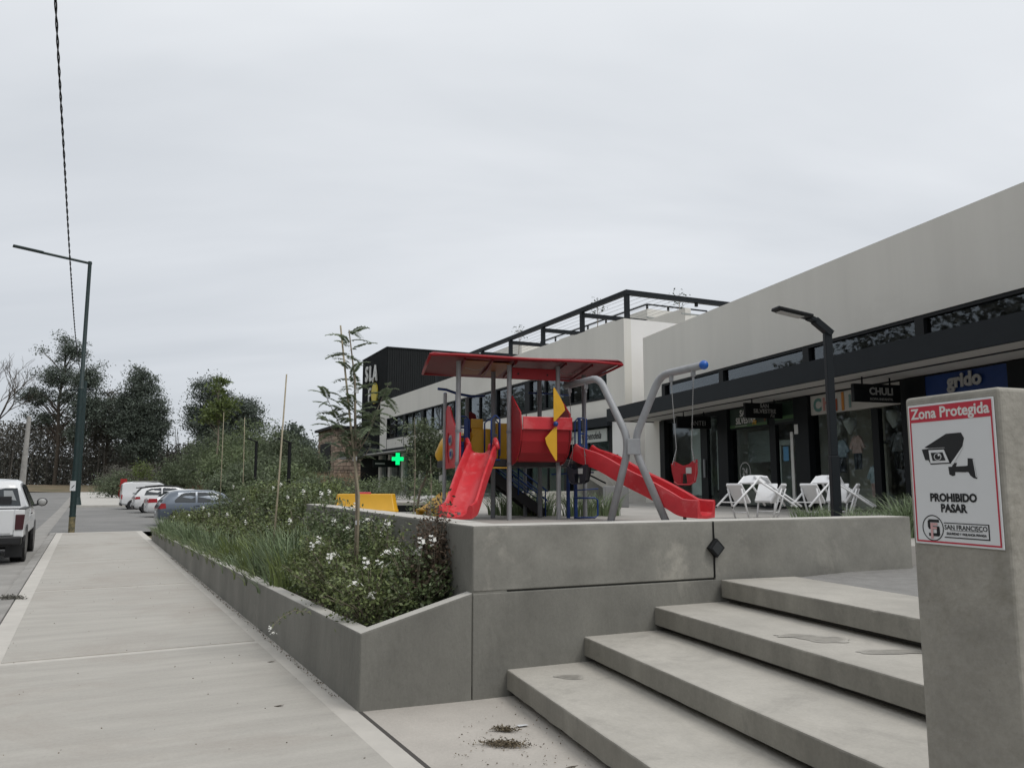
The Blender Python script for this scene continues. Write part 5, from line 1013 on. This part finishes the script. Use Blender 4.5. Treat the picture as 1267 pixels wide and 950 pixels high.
wg = empty('white_gravel', None, None); wg.name = 'gravel_bed'; bpy.data.objects.remove(wg)
rg = np.random.default_rng(3); tag(cards('white_gravel', np.c_[rg.uniform(-2.4,-1.2,900), rg.uniform(19.7,21,900), PZ+.26+rg.uniform(0,.10,900)], .09, lettw, None, .8, 0, 3), 'patch of white gravel in the planting bed behind the yellow tub', 'gravel', kind='stuff')
# tiny far house
fh = empty('far_house', 'small distant house with an orange tiled roof and brick wall between the trees', 'house', (-56.5,138,.5), 0)
P('white_wall', plaster_w, fh, lambda b: (b.box(0,0,0,2.8,4,4.5), b.box(5.8,0,0,6.6,.5,3.6))); P('brick_wall', mat('far_brick',(.22,.10,.065),.9,var=.3), fh, lambda b: b.box(.2,-1,0,7.5,-.8,2.6)); P('tiled_roof', mat('far_tiles',(.20,.10,.06),.9,var=.4), fh, lambda b: b.extr([(-.5,-.5,4.5),(3.3,-.5,4.5),(2.5,-.5,5.4),(.5,-.5,5.4)], (0,5,0))); P('window', gl_dark, fh, lambda b: b.box(1.0,-.05,1.5,1.9,-.01,3.4))
tag(P('far_wall', mat('far_grey_wall',(.30,.29,.27),.9,var=.3), None, lambda b: [b.box(x,166,1.2,x+w_,166.4,1.2+h_) for x,w_,h_ in ((-104,3,1.6),(-98,6,1.0),(-88,8,.9),(-78,5,.9),(-71,9,1.1),(-60,9,1.0))]), 'low pale wall fragments far off beneath the dark trees', 'wall')
# ================================================================ VEGETATION
def sph(rg, n):
    d = rg.normal(size=(n,3)); return d/np.linalg.norm(d,axis=1)[:,None]
def tree(name, label, cat, X_, Y_, zb, blobs, trunk, leaf, nclump, per, m, seed, csig=.7, bk=None, tr=.35, group=None, flat=.2, droop=.1, nbr=26, aspect=.5, fill=.45):
    """blobs: (dx, z, rx, rz) ellipsoids of the crown, trunk: list of (dx, z)"""
    rg = np.random.default_rng(seed); o = empty(name, label, cat, (X_,Y_,zb), 0, group)
    vol = np.array([b[2]**2*b[3] for b in blobs]); pr = vol/vol.sum(); C = []
    ids = rg.choice(len(blobs), nclump, p=pr); d = sph(rg, nclump); rad = (fill+(1-fill)*rg.random(nclump))**1.0
    for i, k in enumerate(ids):
        bx_, bz_, rx, rz = blobs[k][:4]; C.append((bx_+d[i,0]*rx*rad[i], d[i,1]*rx*.8*rad[i], bz_+d[i,2]*rz*rad[i]))
    C = np.array(C); sc = csig*(.6+.8*rg.random(nclump)); L = np.repeat(C, per, 0)+rg.normal(size=(nclump*per,3))*np.repeat(sc,per)[:,None]*np.array([1,1,.6])
    cards('crown', L, leaf, m, o, aspect, flat, seed, droop)
    tp = [Vector((x,0,z)) for x,z in trunk]; b = MB(); n_ = len(tp); b.tube(tp, [tr*(1-.75*i/(n_-1)) for i in range(n_)], 8, caps=False)
    H0 = tp[0].z; 
    for i in rg.choice(nclump, min(nbr,nclump), replace=False):
        c = Vector(C[i]); zz = max(c.z-abs(c.x)*.8-rg.uniform(.5,2.0)*leaf*2, tp[0].z+(tp[-1].z-tp[0].z)*.25); zz = min(zz, tp[-1].z)
        k = 0
        while k < n_-2 and tp[k+1].z < zz: k += 1
        t = (zz-tp[k].z)/max(tp[k+1].z-tp[k].z,.01); s_ = tp[k].lerp(tp[k+1], min(max(t,0),1))
        r0 = tr*.30; mid = s_.lerp(c,.5)+Vector((0,0,(c-s_).length*.06)); b.tube([s_,mid,c], [r0,r0*.6,r0*.2], 5, caps=False)
    b.build('trunk', bk or bark, o, smooth=True); return o
ZT = 1.35
tree('tall_tree','tallest thin crowned tree on the far left with open layered branches','tree',-86,150,ZT,[(-4.5,17,4.0,2.2),(-1,21,4.5,2.5),(1.5,25.5,3.6,2.4),(.3,28.2,1.8,1.6),(5.5,20,3.2,2.0),(6.5,15.5,3.5,2.6),(-3,13,3.6,1.8),(-6.8,18.5,1.8,.9),(7.5,23,1.8,1.2),(-4.5,26,.9,.7),(2,16.5,3,2)],[(0,0),(.2,8),(-.3,16),(.4,22),(.3,28)],.34,330,66,F_dark,1,csig=.75,tr=.4,nbr=70,fill=.2)
tree('tall_tree','slim tree crown just right of the tallest tree behind the street lamp','tree',-79.5,146,ZT,[(0,19.5,2.4,2.6),(1,14,3.0,3.4),(-.6,10,2.2,2),(1.4,22,1.5,1.2)],[(0,0),(.3,12),(.2,22)],.34,190,62,F_dark,12,csig=.7,tr=.35,nbr=40,fill=.25)
tree('pointed_tree','narrow grey green tree left of the big dark round tree','tree',-77.5,152,ZT,[(0,12,2.2,5.0),(-2.2,10.5,1.6,4.2),(.6,17,1.1,1.8)],[(0,0),(0,10),(.3,17)],.42,170,44,F_grey,2,csig=.7)
tree('dark_tree','big dark dense tree standing alone behind the white van','tree',-69.8,148,ZT,[(0,12,5.0,6.0),(.2,18.5,3.2,3.6),(-2.3,15,2.8,2.4),(3.2,14.5,2.2,3.0),(-.6,21.5,1.6,1.5),(3.6,10.5,2.6,2.0),(-4.0,11,2,2.4),(1.2,7,4.2,3)],[(0,0),(0,9),(.3,20)],.36,520,84,F_dark,3,csig=.75,tr=.6,nbr=60,fill=.35)
tree('dark_tree','wide dark tree with a rounded top behind the bamboo stakes','tree',-54,148,ZT,[(-1.8,12,5.2,4.0),(-2.4,17.6,3.6,3.2),(3.4,13.5,4.2,3.2),(-4.6,13,3.0,2.2),(5.8,11,2.2,2.2),(0,8,5,3)],[(0,0),(-.5,8),(-2,17)],.36,560,84,F_dark,4,csig=.8,tr=.6,nbr=50,fill=.35)
tree('leafy_tree','lighter green feathery tree poking above the wide dark tree','tree',-26.5,71,.8,[(0,9.8,.8,1.0),(.8,8.2,.9,.9),(-.4,7.2,1.3,1)],[(0,0),(.2,5),(0,9.6)],.32,60,26,F_light,5,csig=.35,tr=.12,bk=barkpale)
tree('dark_tree','small dark tree right of the bamboo stake on the skyline','tree',-39,140,ZT,[(0,7.5,2.6,2.8),(-3,5.6,2.6,2.4),(.3,10,1.4,1.3)],[(0,0),(0,9)],.55,190,28,F_dark,6,csig=.7)
tree('dark_tree','small dark tree beside the stone building','tree',-30.5,118,ZT-.4,[(0,4.6,2.8,2.6),(-1.6,5.5,1.5,2)],[(0,0),(0,6)],.5,140,30,F_dark,7,csig=.6)
bl = [(228,86,5.2,3.0,F_deep,'rounded green bush by the little far house'),(262,78,7.0,3.4,F_deep,'large loose feathery green bush behind the blue hatchback'),(300,72,7.4,3.6,F_mid,'feathery olive green bush left of the garden lamp'),(338,68,6.6,3.2,F_deep,'dark feathery bush behind the bamboo stake'),
 (372,64,4.6,2.6,F_deep,'low dark bush between the stake and the stone building'),(285,60,4.4,2.4,F_mid,'lower olive bush directly behind the two thin stakes'),(325,52,3.4,2.4,F_deep,'mid green bush behind the garden lamp'),(352,46,2.5,2.0,F_mid,'small bush in front of the second garden lamp'),(300,44,2.3,2.0,F_deep,'low bush in front of the bonnet of the blue hatchback')]
for i,(px_,y,h,r,m,lb) in enumerate(bl):
    tree('feathery_bush', lb, 'bush', (px_-633.5)/988*y, y, .2, [(0,h*.45,r,h*.40),(r*.3,h*.72,r*.65,h*.25),(-r*.5,h*.58,r*.6,h*.3),(0,h*.92,r*.3,h*.16)], [(0,0),(.1,h*.5),(0,h*.9)], .30, 300, 36, m, 20+i, csig=.36, tr=.09, nbr=30, group='feathery bushes beyond the parking', flat=0, aspect=.2, droop=-.1, fill=.1)
tree('kerb_bush','low dark green bush at the corner of the far pavement','bush',-43.0,86,.3,[(0,1.0,2.2,.9),(2.0,1.1,1.8,1.0),(-1.0,1.6,1.2,.9),(.5,2.1,1.2,.9)],[(0,0),(0,1.4)],.22,170,32,F_deep,40,csig=.32,tr=.1,aspect=.3)
tree('grey_bush','grey green wispy bush behind the corner bush','bush',-50.5,104,.4,[(0,2.2,3.4,1.9),(3.0,2.4,2.0,1.6)],[(0,0),(0,2.5)],.25,170,30,F_grey,41,csig=.4,tr=.1,aspect=.3)
tree('yellow_sapling','small yellowish sapling above the roof of the white van','sapling',-33.5,72,.4,[(0,2.6,.9,.8),(.7,2.1,.6,.4)],[(0,0),(0,3.4)],.16,50,20,F_light,42,csig=.25,tr=.05)
# woodland mass far left with thin trunks
rg = np.random.default_rng(77); N = 70000
xs_ = rg.uniform(-125,-44,N); env = 7.5+4*np.array([noise.noise((x*.11,3,0)) for x in xs_])+np.where(xs_<-84,4.5,0)
zz = ZT+.6+rg.random(N)**.85*env; yy = rg.uniform(150,168,N)
wd = cards('woodland', np.c_[xs_,yy,zz], .5, F_grey, None, .5, 0, 5, .3); tag(wd, 'dense grey brown woodland filling the far end of the street', 'woodland', kind='stuff')
b = MB()
for i in range(120):
    x = rg.uniform(-122,-46); y = rg.uniform(149,160); h = rg.uniform(5,12); lx = rg.normal(0,.5); b.tube([(x,y,ZT-.3),(x+lx,y,ZT+h)], [rg.uniform(.08,.2),.04], 5, caps=False)
tag(b.build('woodland_trunks', mat('grey_trunk',(.13,.12,.105),.95,var=.4,scale=.5)), 'thin grey trunks standing in the far woodland', 'woodland', kind='stuff')
cards_e = cards('woodland_understorey', np.c_[rg.uniform(-135,-20,14000), rg.uniform(170,182,14000), 1.2+rg.random(14000)*6.5], .8, F_dark, None, .5, 0, 8); tag(cards_e, 'dark understorey hedge line behind the far woodland', 'woodland', kind='stuff')
# bare tree, far left edge
bt_ = empty('bare_tree', 'leafless tree with fine bare branches at the far left edge', 'tree', (-98,146,ZT)); b = MB(); rnd = random.Random(12)
def branch(p, d, l, r, dep):
    if dep == 0: return
    q = p+d*l*.5+Vector((rnd.uniform(-.1,.1),rnd.uniform(-.1,.1),0))*l; e_ = p+d*l; b.tube([p,q,e_], [r,r*.85,r*.65], 4 if dep < 4 else 6, caps=False)
    for k in range(3 if dep > 2 else 2):
        nd = (d+Vector((rnd.uniform(-.75,.75),rnd.uniform(-.6,.6),rnd.uniform(-.1,.5)))).normalized(); branch(e_ if k else q.lerp(e_,.6), nd, l*rnd.uniform(.62,.82), r*.62, dep-1)
branch(Vector((0,0,0)), Vector((.03,0,1)), 8.0, .34, 7); b.build('branches', bark, bt_)
# dry reeds and shrubs in front of the stone building / middle building
def tuft(name, label, cat, X_, Y_, zb, n_, h, rad, m, seed, group=None, wd_=.012, lean=.5, sec=4, kindpart=True, ry=None):
    rg = np.random.default_rng(seed); o = empty(name, label, cat, (X_,Y_,zb), 0, group); V = []; Fc = []
    for i in range(n_):
        a = rg.uniform(0,2*math.pi); r0 = rad*math.sqrt(rg.random())*.5; x0_ = r0*math.cos(a); y0_ = r0*math.sin(a)*(ry or 1); hh = h*rg.uniform(.55,1.1); a2 = a+rg.normal(0,.6); ln = lean*hh*rg.uniform(.2,1.2); px_, py_ = -math.sin(a2), math.cos(a2)
        if rg.random()<.5: px_,py_ = 1,0
        k0 = len(V)
        for s_ in range(sec+1):
            t = s_/sec; wv = wd_*(1-t*.92)*(.8+.4*rg.random()); cx_ = x0_+math.cos(a2)*ln*t*t; cy_ = y0_+math.sin(a2)*ln*t*t; cz_ = hh*(t-.22*lean*t*t*t)
            V += [(cx_-px_*wv,cy_-py_*wv,cz_),(cx_+px_*wv,cy_+py_*wv,cz_)]
        Fc += [(k0+2*s_,k0+2*s_+1,k0+2*s_+3,k0+2*s_+2) for s_ in range(sec)]
    me = bpy.data.meshes.new('blades'); me.from_pydata(V,[],Fc); me.materials.append(m); q = bpy.data.objects.new('blades', me); COL.objects.link(q); q.parent = o; q['kind'] = 'stuff'; return o
for i,(x,y,rr_) in enumerate(((-13.2,50,2.6),(-11.0,47,2.4),(-15.5,54,2.4))): tuft('dry_reeds', ['middle clump of tall tan reeds below the stone building','right clump of tall tan reeds nearest the tower base','left clump of tall tan reeds beside the dark bush'][i], 'reeds', x, y, .7, 900, 1.8, rr_*1.3, F_dry, 60+i, 'tan reeds before the stone building', .02, .4)
for i,(x,y,h,r,m,lb) in enumerate(((-8.6,36,1.0,1.6,F_deep,'low green shrub behind the long low kerb, left end'),(-6.6,38,1.0,1.6,F_shrub2,'low green shrub behind the long low kerb, centre left'),(-4.6,36,1.0,1.6,F_deep,'low green shrub in front of the shop windows below the green cross'),(-2.5,33,.8,1.2,F_shrub2,'low green shrub behind the white gravel'),(-7.6,27,.75,1.3,F_deep,'low dark shrub left of the yellow tub'),(-6.2,24,.7,1.1,F_shrub,'low olive shrub just left of the yellow tub'))):
    tree('low_shrub', lb, 'shrub', x, y, 1.0, [(0,h*.5,r,h*.5),(r*.5,h*.6,r*.5,h*.4)], [(0,0),(0,h*.6)], .10, 130, 28, m, 80+i, csig=.16, tr=.04, group='low shrubs around the middle building', aspect=.45)
for i,(x,y,h,lb) in enumerate(((-3.75,15.3,.55,'low green shrub just inside the far end of the retaining wall'),(-4.6,17.2,.7,'low green shrub inside the plaza edge left of the yellow tub'),(-5.9,20.0,.85,'rounded green shrub on the plaza edge behind the bamboo stake'),(-7.4,23.2,.9,'rounded green shrub at the far corner of the planter'))):
    tree('low_shrub', lb, 'shrub', x, y, .9, [(0,h*.5,.75,h*.5),(.4,h*.6,.4,h*.4)], [(0,0),(0,h*.6)], .07, 130, 30, (F_shrub,F_shrub2)[i%2], 150+i, csig=.10, tr=.03, group='low shrubs around the middle building', aspect=.5)
# young tree with pale slanting stem
o = tree('pale_stemmed_tree','young feathery tree with a pale slanting stem left of the climbing frame','tree',-2.15,18.2,1.15,[(.35,1.25,.62,.34),(.05,1.7,.40,.30),(.75,1.45,.40,.26),(.35,.95,.55,.24)],[(0,0),(.06,.4),(.30,.95),(.35,1.5)],.085,230,42,F_deep,91,csig=.11,tr=.032,bk=barkpale,nbr=30,aspect=.28)
for i,(x,h) in enumerate(((-1.18,1.3),(-1.38,1.9))): tree('slim_shoot',['shorter','taller'][i]+' slim leafy shoot rising beside the left post of the climbing frame','plant',x,11.5-.3*i,.9,[(0,h*.4,.05,h*.45)],[(0,0),(.02,h*.5),(0,h*.9)],.05,34,5,F_mid,95+i,csig=.04,tr=.010,bk=barkpale,nbr=14,aspect=.45)
# roof shrubs
for i,(px_,py_,Y_,h) in enumerate(((642,437,45,1.75),(742,405,37,1.45),(846,395,38,1.5))):
    p = ((px_-633.5)/988*Y_, Y_, 1.65+(600-py_)/988*Y_); tree('roof_sapling',['thin wiry sapling on the roof terrace, left one','thin wiry sapling on the roof terrace, middle one','thin wiry sapling above the parapet, right one'][i],'sapling',p[0],p[1],p[2],[(0,h*.80,.45,.45),(.25,h*.66,.3,.25)],[(0,0),(.03,h*.5),(0,h*.92)],.12,14,4,F_dark,110+i,csig=.12,tr=.022,bk=barkpale,nbr=14,aspect=.6)
# grass clumps on the plaza
gr_l = ['strappy grass clump behind the swing frame foot','strappy grass clump under the left bucket swing','strappy grass clump beneath the climbing frame stair','strappy grass clump between the climbing frame posts','strappy grass clump behind the front slide','strappy grass clump by the end of the retaining wall','tall strappy grass clump right of the lamp post beside the pillar','strappy grass clump between the two groups of folding chairs','strappy grass clump at the foot of the dark lamp post','tall strappy grass clump touching the sign pillar']
for i,(x,y,h) in enumerate(((1.95,17.2,.62),(1.45,17.0,.60),(.62,17.3,.65),(.25,17.5,.7),(-.15,17.6,.6),(4.72,10.2,.42),(5.15,10.3,.60),(5.35,14.3,.35),(4.9,11.6,.40),(5.45,10.45,.62))):
    tuft('grass_clump', gr_l[i], 'grass clump', x, y, PZ, 170 if i not in (5,6,9) else 230, h, .75, F_blade, 130+i, 'strappy grass clumps on the plaza', .011, .75)
# ---------------------------------------------------------------- the planter
def soilz(Y_): return .47-.27*min(max((Y_-6.4)/18.2,0),1)+.08
def pxs(Y_):
    v_ = None; a = -1.13-.535*(Y_-6.08); c = -.31-(Y_-6.4)*.449; return a+.16, c-.02
rg = np.random.default_rng(21)
def flower_mesh(seed):
    r_ = np.random.default_rng(seed); b = MB()
    for k in range(9):
        c = Vector((r_.normal(0,.022),r_.normal(0,.022),r_.normal(0,.014))); nrm = Vector((r_.normal(0,.6),-.6+r_.normal(0,.5),1)).normalized(); x = nrm.orthogonal().normalized(); y = nrm.cross(x)
        for j in range(5):
            a = j*1.2566+r_.uniform(0,1); d = x*math.cos(a)+y*math.sin(a); e_ = nrm.cross(d); b.add([c, c+d*.008+e_*.005, c+d*.0135+nrm*.003, c+d*.008-e_*.005], [(0,1,2,3)])
    return b
fl_me = [flower_mesh(k).build('flower_cluster', petal, keep=True) for k in range(4)]
for f in fl_me: COL.objects.unlink(f)
def flowers(par, pts, scl=1.0):
    for i, p in enumerate(pts):
        o = bpy.data.objects.new('flower_cluster', fl_me[i%4].data); COL.objects.link(o); o.parent = par; o.location = p; o.rotation_euler = (0,0,i*1.7); o.scale = (scl,)*3
def shrub(X_, Y_, h, r, m, seed, nf, label, leaf=.030, dens=1.0, name='flowering_shrub'):
    rg = np.random.default_rng(seed); zb = soilz(Y_)-.05; o = empty(name, label, 'shrub', (X_,Y_,zb), 0, 'white flowering shrubs in the planter'); C = []; b = MB(); ns = 40
    tips = []
    for i in range(ns):
        a = rg.uniform(0,2*math.pi); q = math.sqrt(rg.random()); t = Vector((r*q*math.cos(a), r*.8*q*math.sin(a), h*(1-.55*q*q)*rg.uniform(.72,1.1))); m1 = Vector((t.x*.45,t.y*.45,t.z*.6)); b.tube([(t.x*.1,t.y*.1,0),m1,t], [.008,.005,.002], 4, caps=False); tips.append(t)
        n_ = int(105*dens*h/.8)
        for k in range(n_):
            s_ = rg.random()**.8; p = (Vector((t.x*.1,t.y*.1,0)).lerp(m1, s_*2) if s_ < .5 else m1.lerp(t, s_*2-1)); sg_ = .085*(1.15-.55*s_); C.append((p.x+rg.normal(0,sg_), p.y+rg.normal(0,sg_), max(.0,p.z+rg.normal(0,sg_*.8))))
    b.build('stems', barkpale, o); cards('foliage', np.array(C), leaf, m, o, .52, .25, seed, .05)['kind'] = 'stuff'
    tips.sort(key=lambda t: t.y-.9*t.z); flowers(o, [t*rg.uniform(.92,1.03) for t in tips[:max(1,int(nf*(.55 if Y_<9.5 else .3)))]], 1.35 if Y_ < 9 else 1.35); return o
SHL = {5:'low shrub with white blooms by the low wall, left of the sapling stem',6:'dark bushy shrub against the retaining wall behind the sapling',7:'low shrub between the sapling and the strappy grass',8:'dark shrub against the retaining wall left of the yellow tub'}
def lb_(i):
    if i in SHL: return SHL[i]
    if 9 <= i <= 13: return 'dark green shrub with scattered white flowers around the bamboo stake'
    if 14 <= i <= 18: return 'green shrub between the bamboo stake and the blue hatchback'
    if 19 <= i <= 22: return 'green shrub in front of the bonnet of the blue hatchback'
    if i > 22: return 'green shrub with pale flowers at the far low end of the planter'
    return ['nearest white flowering shrub at the low corner of the planter','tall shrub with white blooms against the retaining wall corner','russet tinged upright shrub beside the retaining wall','white flowering shrub around the foot of the staked sapling','bushy shrub with pale blooms behind the nearest one'][i] if i < 5 else 'dark green shrub with scattered white flowers along the planter'
sh_l = [(-1.18,6.78,.52,.42,F_shrub,9),(-.82,6.88,.70,.38,F_shrub2,6),(-.66,7.02,1.0,.30,F_russet,3),(-1.62,7.65,.66,.44,F_shrub,7),(-1.18,7.6,.84,.42,F_shrub,7),
 (-2.05,8.6,.62,.44,F_shrub,5),(-1.5,8.5,.82,.42,F_shrub2,5),(-2.3,9.6,.50,.34,F_shrub,3),(-1.85,9.4,.75,.38,F_shrub2,4),(-2.2,10.3,.78,.40,F_shrub2,4),(-2.65,11.6,.80,.45,F_shrub2,3),(-3.3,12.4,.70,.5,F_shrub,4),(-2.95,13.0,.85,.45,F_shrub2,3),(-4.1,13.6,.65,.5,F_shrub,4),(-3.6,14.4,.85,.5,F_shrub2,4),
 (-4.9,15.0,.6,.5,F_shrub,5),(-4.4,15.8,.85,.55,F_shrub2,4),(-5.9,16.6,.55,.55,F_shrub,5),(-5.1,17.4,.9,.6,F_shrub2,5),(-6.7,18.4,.55,.6,F_shrub,6),(-5.9,19.2,.95,.6,F_shrub2,5),(-7.8,20.2,.55,.6,F_shrub,6),(-6.8,21.0,1.0,.7,F_shrub2,6),(-8.8,22.2,.55,.6,F_shrub,6),(-7.8,22.8,1.0,.7,F_shrub2,6),(-9.9,24.2,.5,.6,F_shrub,5),(-8.9,24.6,.95,.7,F_shrub2,6),(-10.3,25.6,.55,.6,F_shrub,4)]
for i,(x,y,h,r,m,nf) in enumerate(sh_l):
    shrub(x,y,h*(1.02 if i < 7 else 1.25 if i < 14 else 1.4),r*1.08,m,200+i,nf,lb_(i), leaf=.036 if y < 9 else .042 if y < 13 else .055, dens=1.0 if y < 13 else .6)
# sprig hanging over the wall
o = empty('hanging_sprig','thin sprig with two white flowers hanging over the planter wall','plant',(-1.93,7.25,.52)); P('stem', barkpale, o, lambda b: b.tube([(.12,.05,.0),(.0,-.02,.03),(-.10,-.06,-.02),(-.17,-.10,-.10)], .003, 4))
cards('foliage', np.c_[np.linspace(.1,-.17,60)+rg.normal(0,.02,60), np.linspace(.05,-.10,60)+rg.normal(0,.02,60), np.interp(np.linspace(0,1,60),[0,.4,.7,1],[0,.03,-.02,-.1])+rg.normal(0,.015,60)], .026, F_shrub, o, .5, .2, 4); flowers(o, [Vector((-.18,-.11,-.11)),Vector((-.15,-.1,-.15))], .7)
gl = [(-2.75,9.75,.62),(-2.95,10.4,.70),(-3.25,10.7,.62),(-2.55,9.3,.5),(-3.6,11.4,.55),(-3.0,11.1,.75),(-4.4,12.9,.5),(-5.2,14.3,.5),(-6.0,15.9,.5),(-6.9,17.4,.5),(-7.8,19.0,.5),(-8.7,20.7,.5),(-9.6,22.4,.5),(-10.2,23.7,.5)]
for i,(x,y,h) in enumerate(gl):
    tuft('grass_clump','long strappy grass clump leaning over the planter wall' if i > 6 else 'dense strappy grass clump in the middle of the planter','grass clump',x+.1,y+.1,soilz(y)-.05,130,h*1.12,.70,F_blade2 if i in (3,4,6) else F_blade,300+i,'strappy grass clumps in the planter',.013 if y < 13 else .016,.62)
for i in range(19):
    y = 9.6+i*.83; a_, c_ = pxs(y); tuft('edging_grass','low fine grass tuft spilling over the low planter wall','grass clump',a_+.22,y,soilz(y)-.1,170,.30+.08*(y>12),.7,F_shrub if i%3 else F_blade,340+i,'fine grass tufts along the planter edge',.009,1.3)
# low ground cover between the plants
C = []
for i in range(26000):
    y = 6.5+18.3*rg.random(); a_, c_ = pxs(y); x = rg.uniform(a_+.05,c_-.05)
    if noise.noise((x*1.3,y*1.3,4)) > -.22: C.append((x,y,soilz(y)+rg.uniform(-.02,.14)))
tag(cards('ground_cover', np.array(C), .045, F_shrub2, None, .5, .4, 9), 'low leafy ground cover over the planter soil', 'ground cover', kind='stuff')
# tall sapling with compound leaves and its stake
sp3 = empty('staked_sapling', 'tall young sapling with feathery compound leaves tied to a bamboo stake', 'sapling', (-1.47,7.6,.55))
P('stem', barkpale, sp3, lambda b: b.tube([(.0,0,0),(.0,.0,.9),(-.03,.0,1.5),(-.05,.0,2.1),(-.12,0,2.6)], [.017,.016,.015,.010,.005], 7), smooth=True)
P('stake', stake, sp3, lambda b: b.tube([(.02,-.03,0),(.02,-.03,1.0),(-.08,-.02,1.7),(-.20,-.02,2.64)], [.014,.013,.012,.009], 6), smooth=True)
for z_ in (.75,1.35,2.0): P('tie', signw, sp3, lambda b: b.tube([(-.03 if z_ > 1 else .01,-.01,z_-.02),(-.03 if z_ > 1 else .01,-.01,z_+.02)], .021, 8))
def frond_mesh(seed, L_=.22):
    r_ = np.random.default_rng(seed); b = MB(); pts = [Vector((L_*t,0,L_*(.25*t-.5*t*t))) for t in np.linspace(0,1,8)]; b.tube(pts, [.0022*(1-.6*i/7) for i in range(8)], 4, caps=False)
    for k in range(20):
        t = .12+.88*k/19; p = pts[min(int(t*7),6)].lerp(pts[min(int(t*7)+1,7)], (t*7)%1 if t < 1 else 1); ll = L_*.26*(1-.45*abs(t-.45)*1.5)
        for s_ in (-1,1):
            d = Vector((.45,s_*.85,-.25+r_.normal(0,.12))).normalized(); w_ = Vector((.9,-s_*.4,0))*ll*.21; b.add([p, p+d*ll*.5+w_, p+d*ll, p+d*ll*.5-w_], [(0,1,2,3)])
    return b
fr_me = [frond_mesh(k,.20+.02*k).build('frond', F_frond, keep=True) for k in range(4)]
for f in fr_me: COL.objects.unlink(f)
def put_fronds(par, base, tip, n_, seed, spread=1.0, s0=1.0):
    s0 *= 1.08; n_ = int(n_*1.5)
    r_ = np.random.default_rng(seed)
    for i in range(n_):
        t = (i+.5)/n_; p = Vector(base).lerp(Vector(tip), t); a = i*2.4+r_.normal(0,.3); o = bpy.data.objects.new('frond', fr_me[i%4].data); COL.objects.link(o); o.parent = par
        o.location = p; o.rotation_euler = (r_.normal(0,.25), r_.uniform(-.75,.35), a); k = s0*r_.uniform(.75,1.15); o.scale = (k,k,k)
put_fronds(sp3, (-.03,0,1.55), (-.13,0,2.60), 22, 1, s0=.85)
for j,(bz,tp_,n_) in enumerate(((1.35,(-.36,.05,2.0),13),(1.3,(-.30,-.1,1.72),11),(1.25,(-.18,.1,1.45),7),(1.45,(.27,.05,2.08),11),(1.4,(.18,-.1,1.75),8),(1.3,(.10,.1,1.48),5))):
    P('branch', barkpale, sp3, lambda b: b.tube([(-.01,0,bz),(tp_[0]*.5,tp_[1]*.5,(bz+tp_[2])/2-.02),tp_], [.007,.005,.002], 5)); put_fronds(sp3, (tp_[0]*.3,tp_[1]*.3,bz+(tp_[2]-bz)*.3), tp_, n_, 10+j, s0=.8)
# the wood across the street, left of and behind the camera (the shop windows mirror it)
rg = np.random.default_rng(900); N = 64000; v_ = rg.uniform(-60,170,N); hh = 20+4.5*np.array([noise.noise((x*.09,7,0)) for x in v_]); z_ = rg.random(N)**.8*hh; u_ = rg.uniform(-34,-24,N); a = R(AX)
tag(cards('roadside_wood', np.c_[u_*math.cos(a)-v_*math.sin(a), u_*math.sin(a)+v_*math.cos(a), z_], .75, F_grey, None, .6, 0, 901), 'trees lining the other side of the street', 'woodland', kind='stuff')
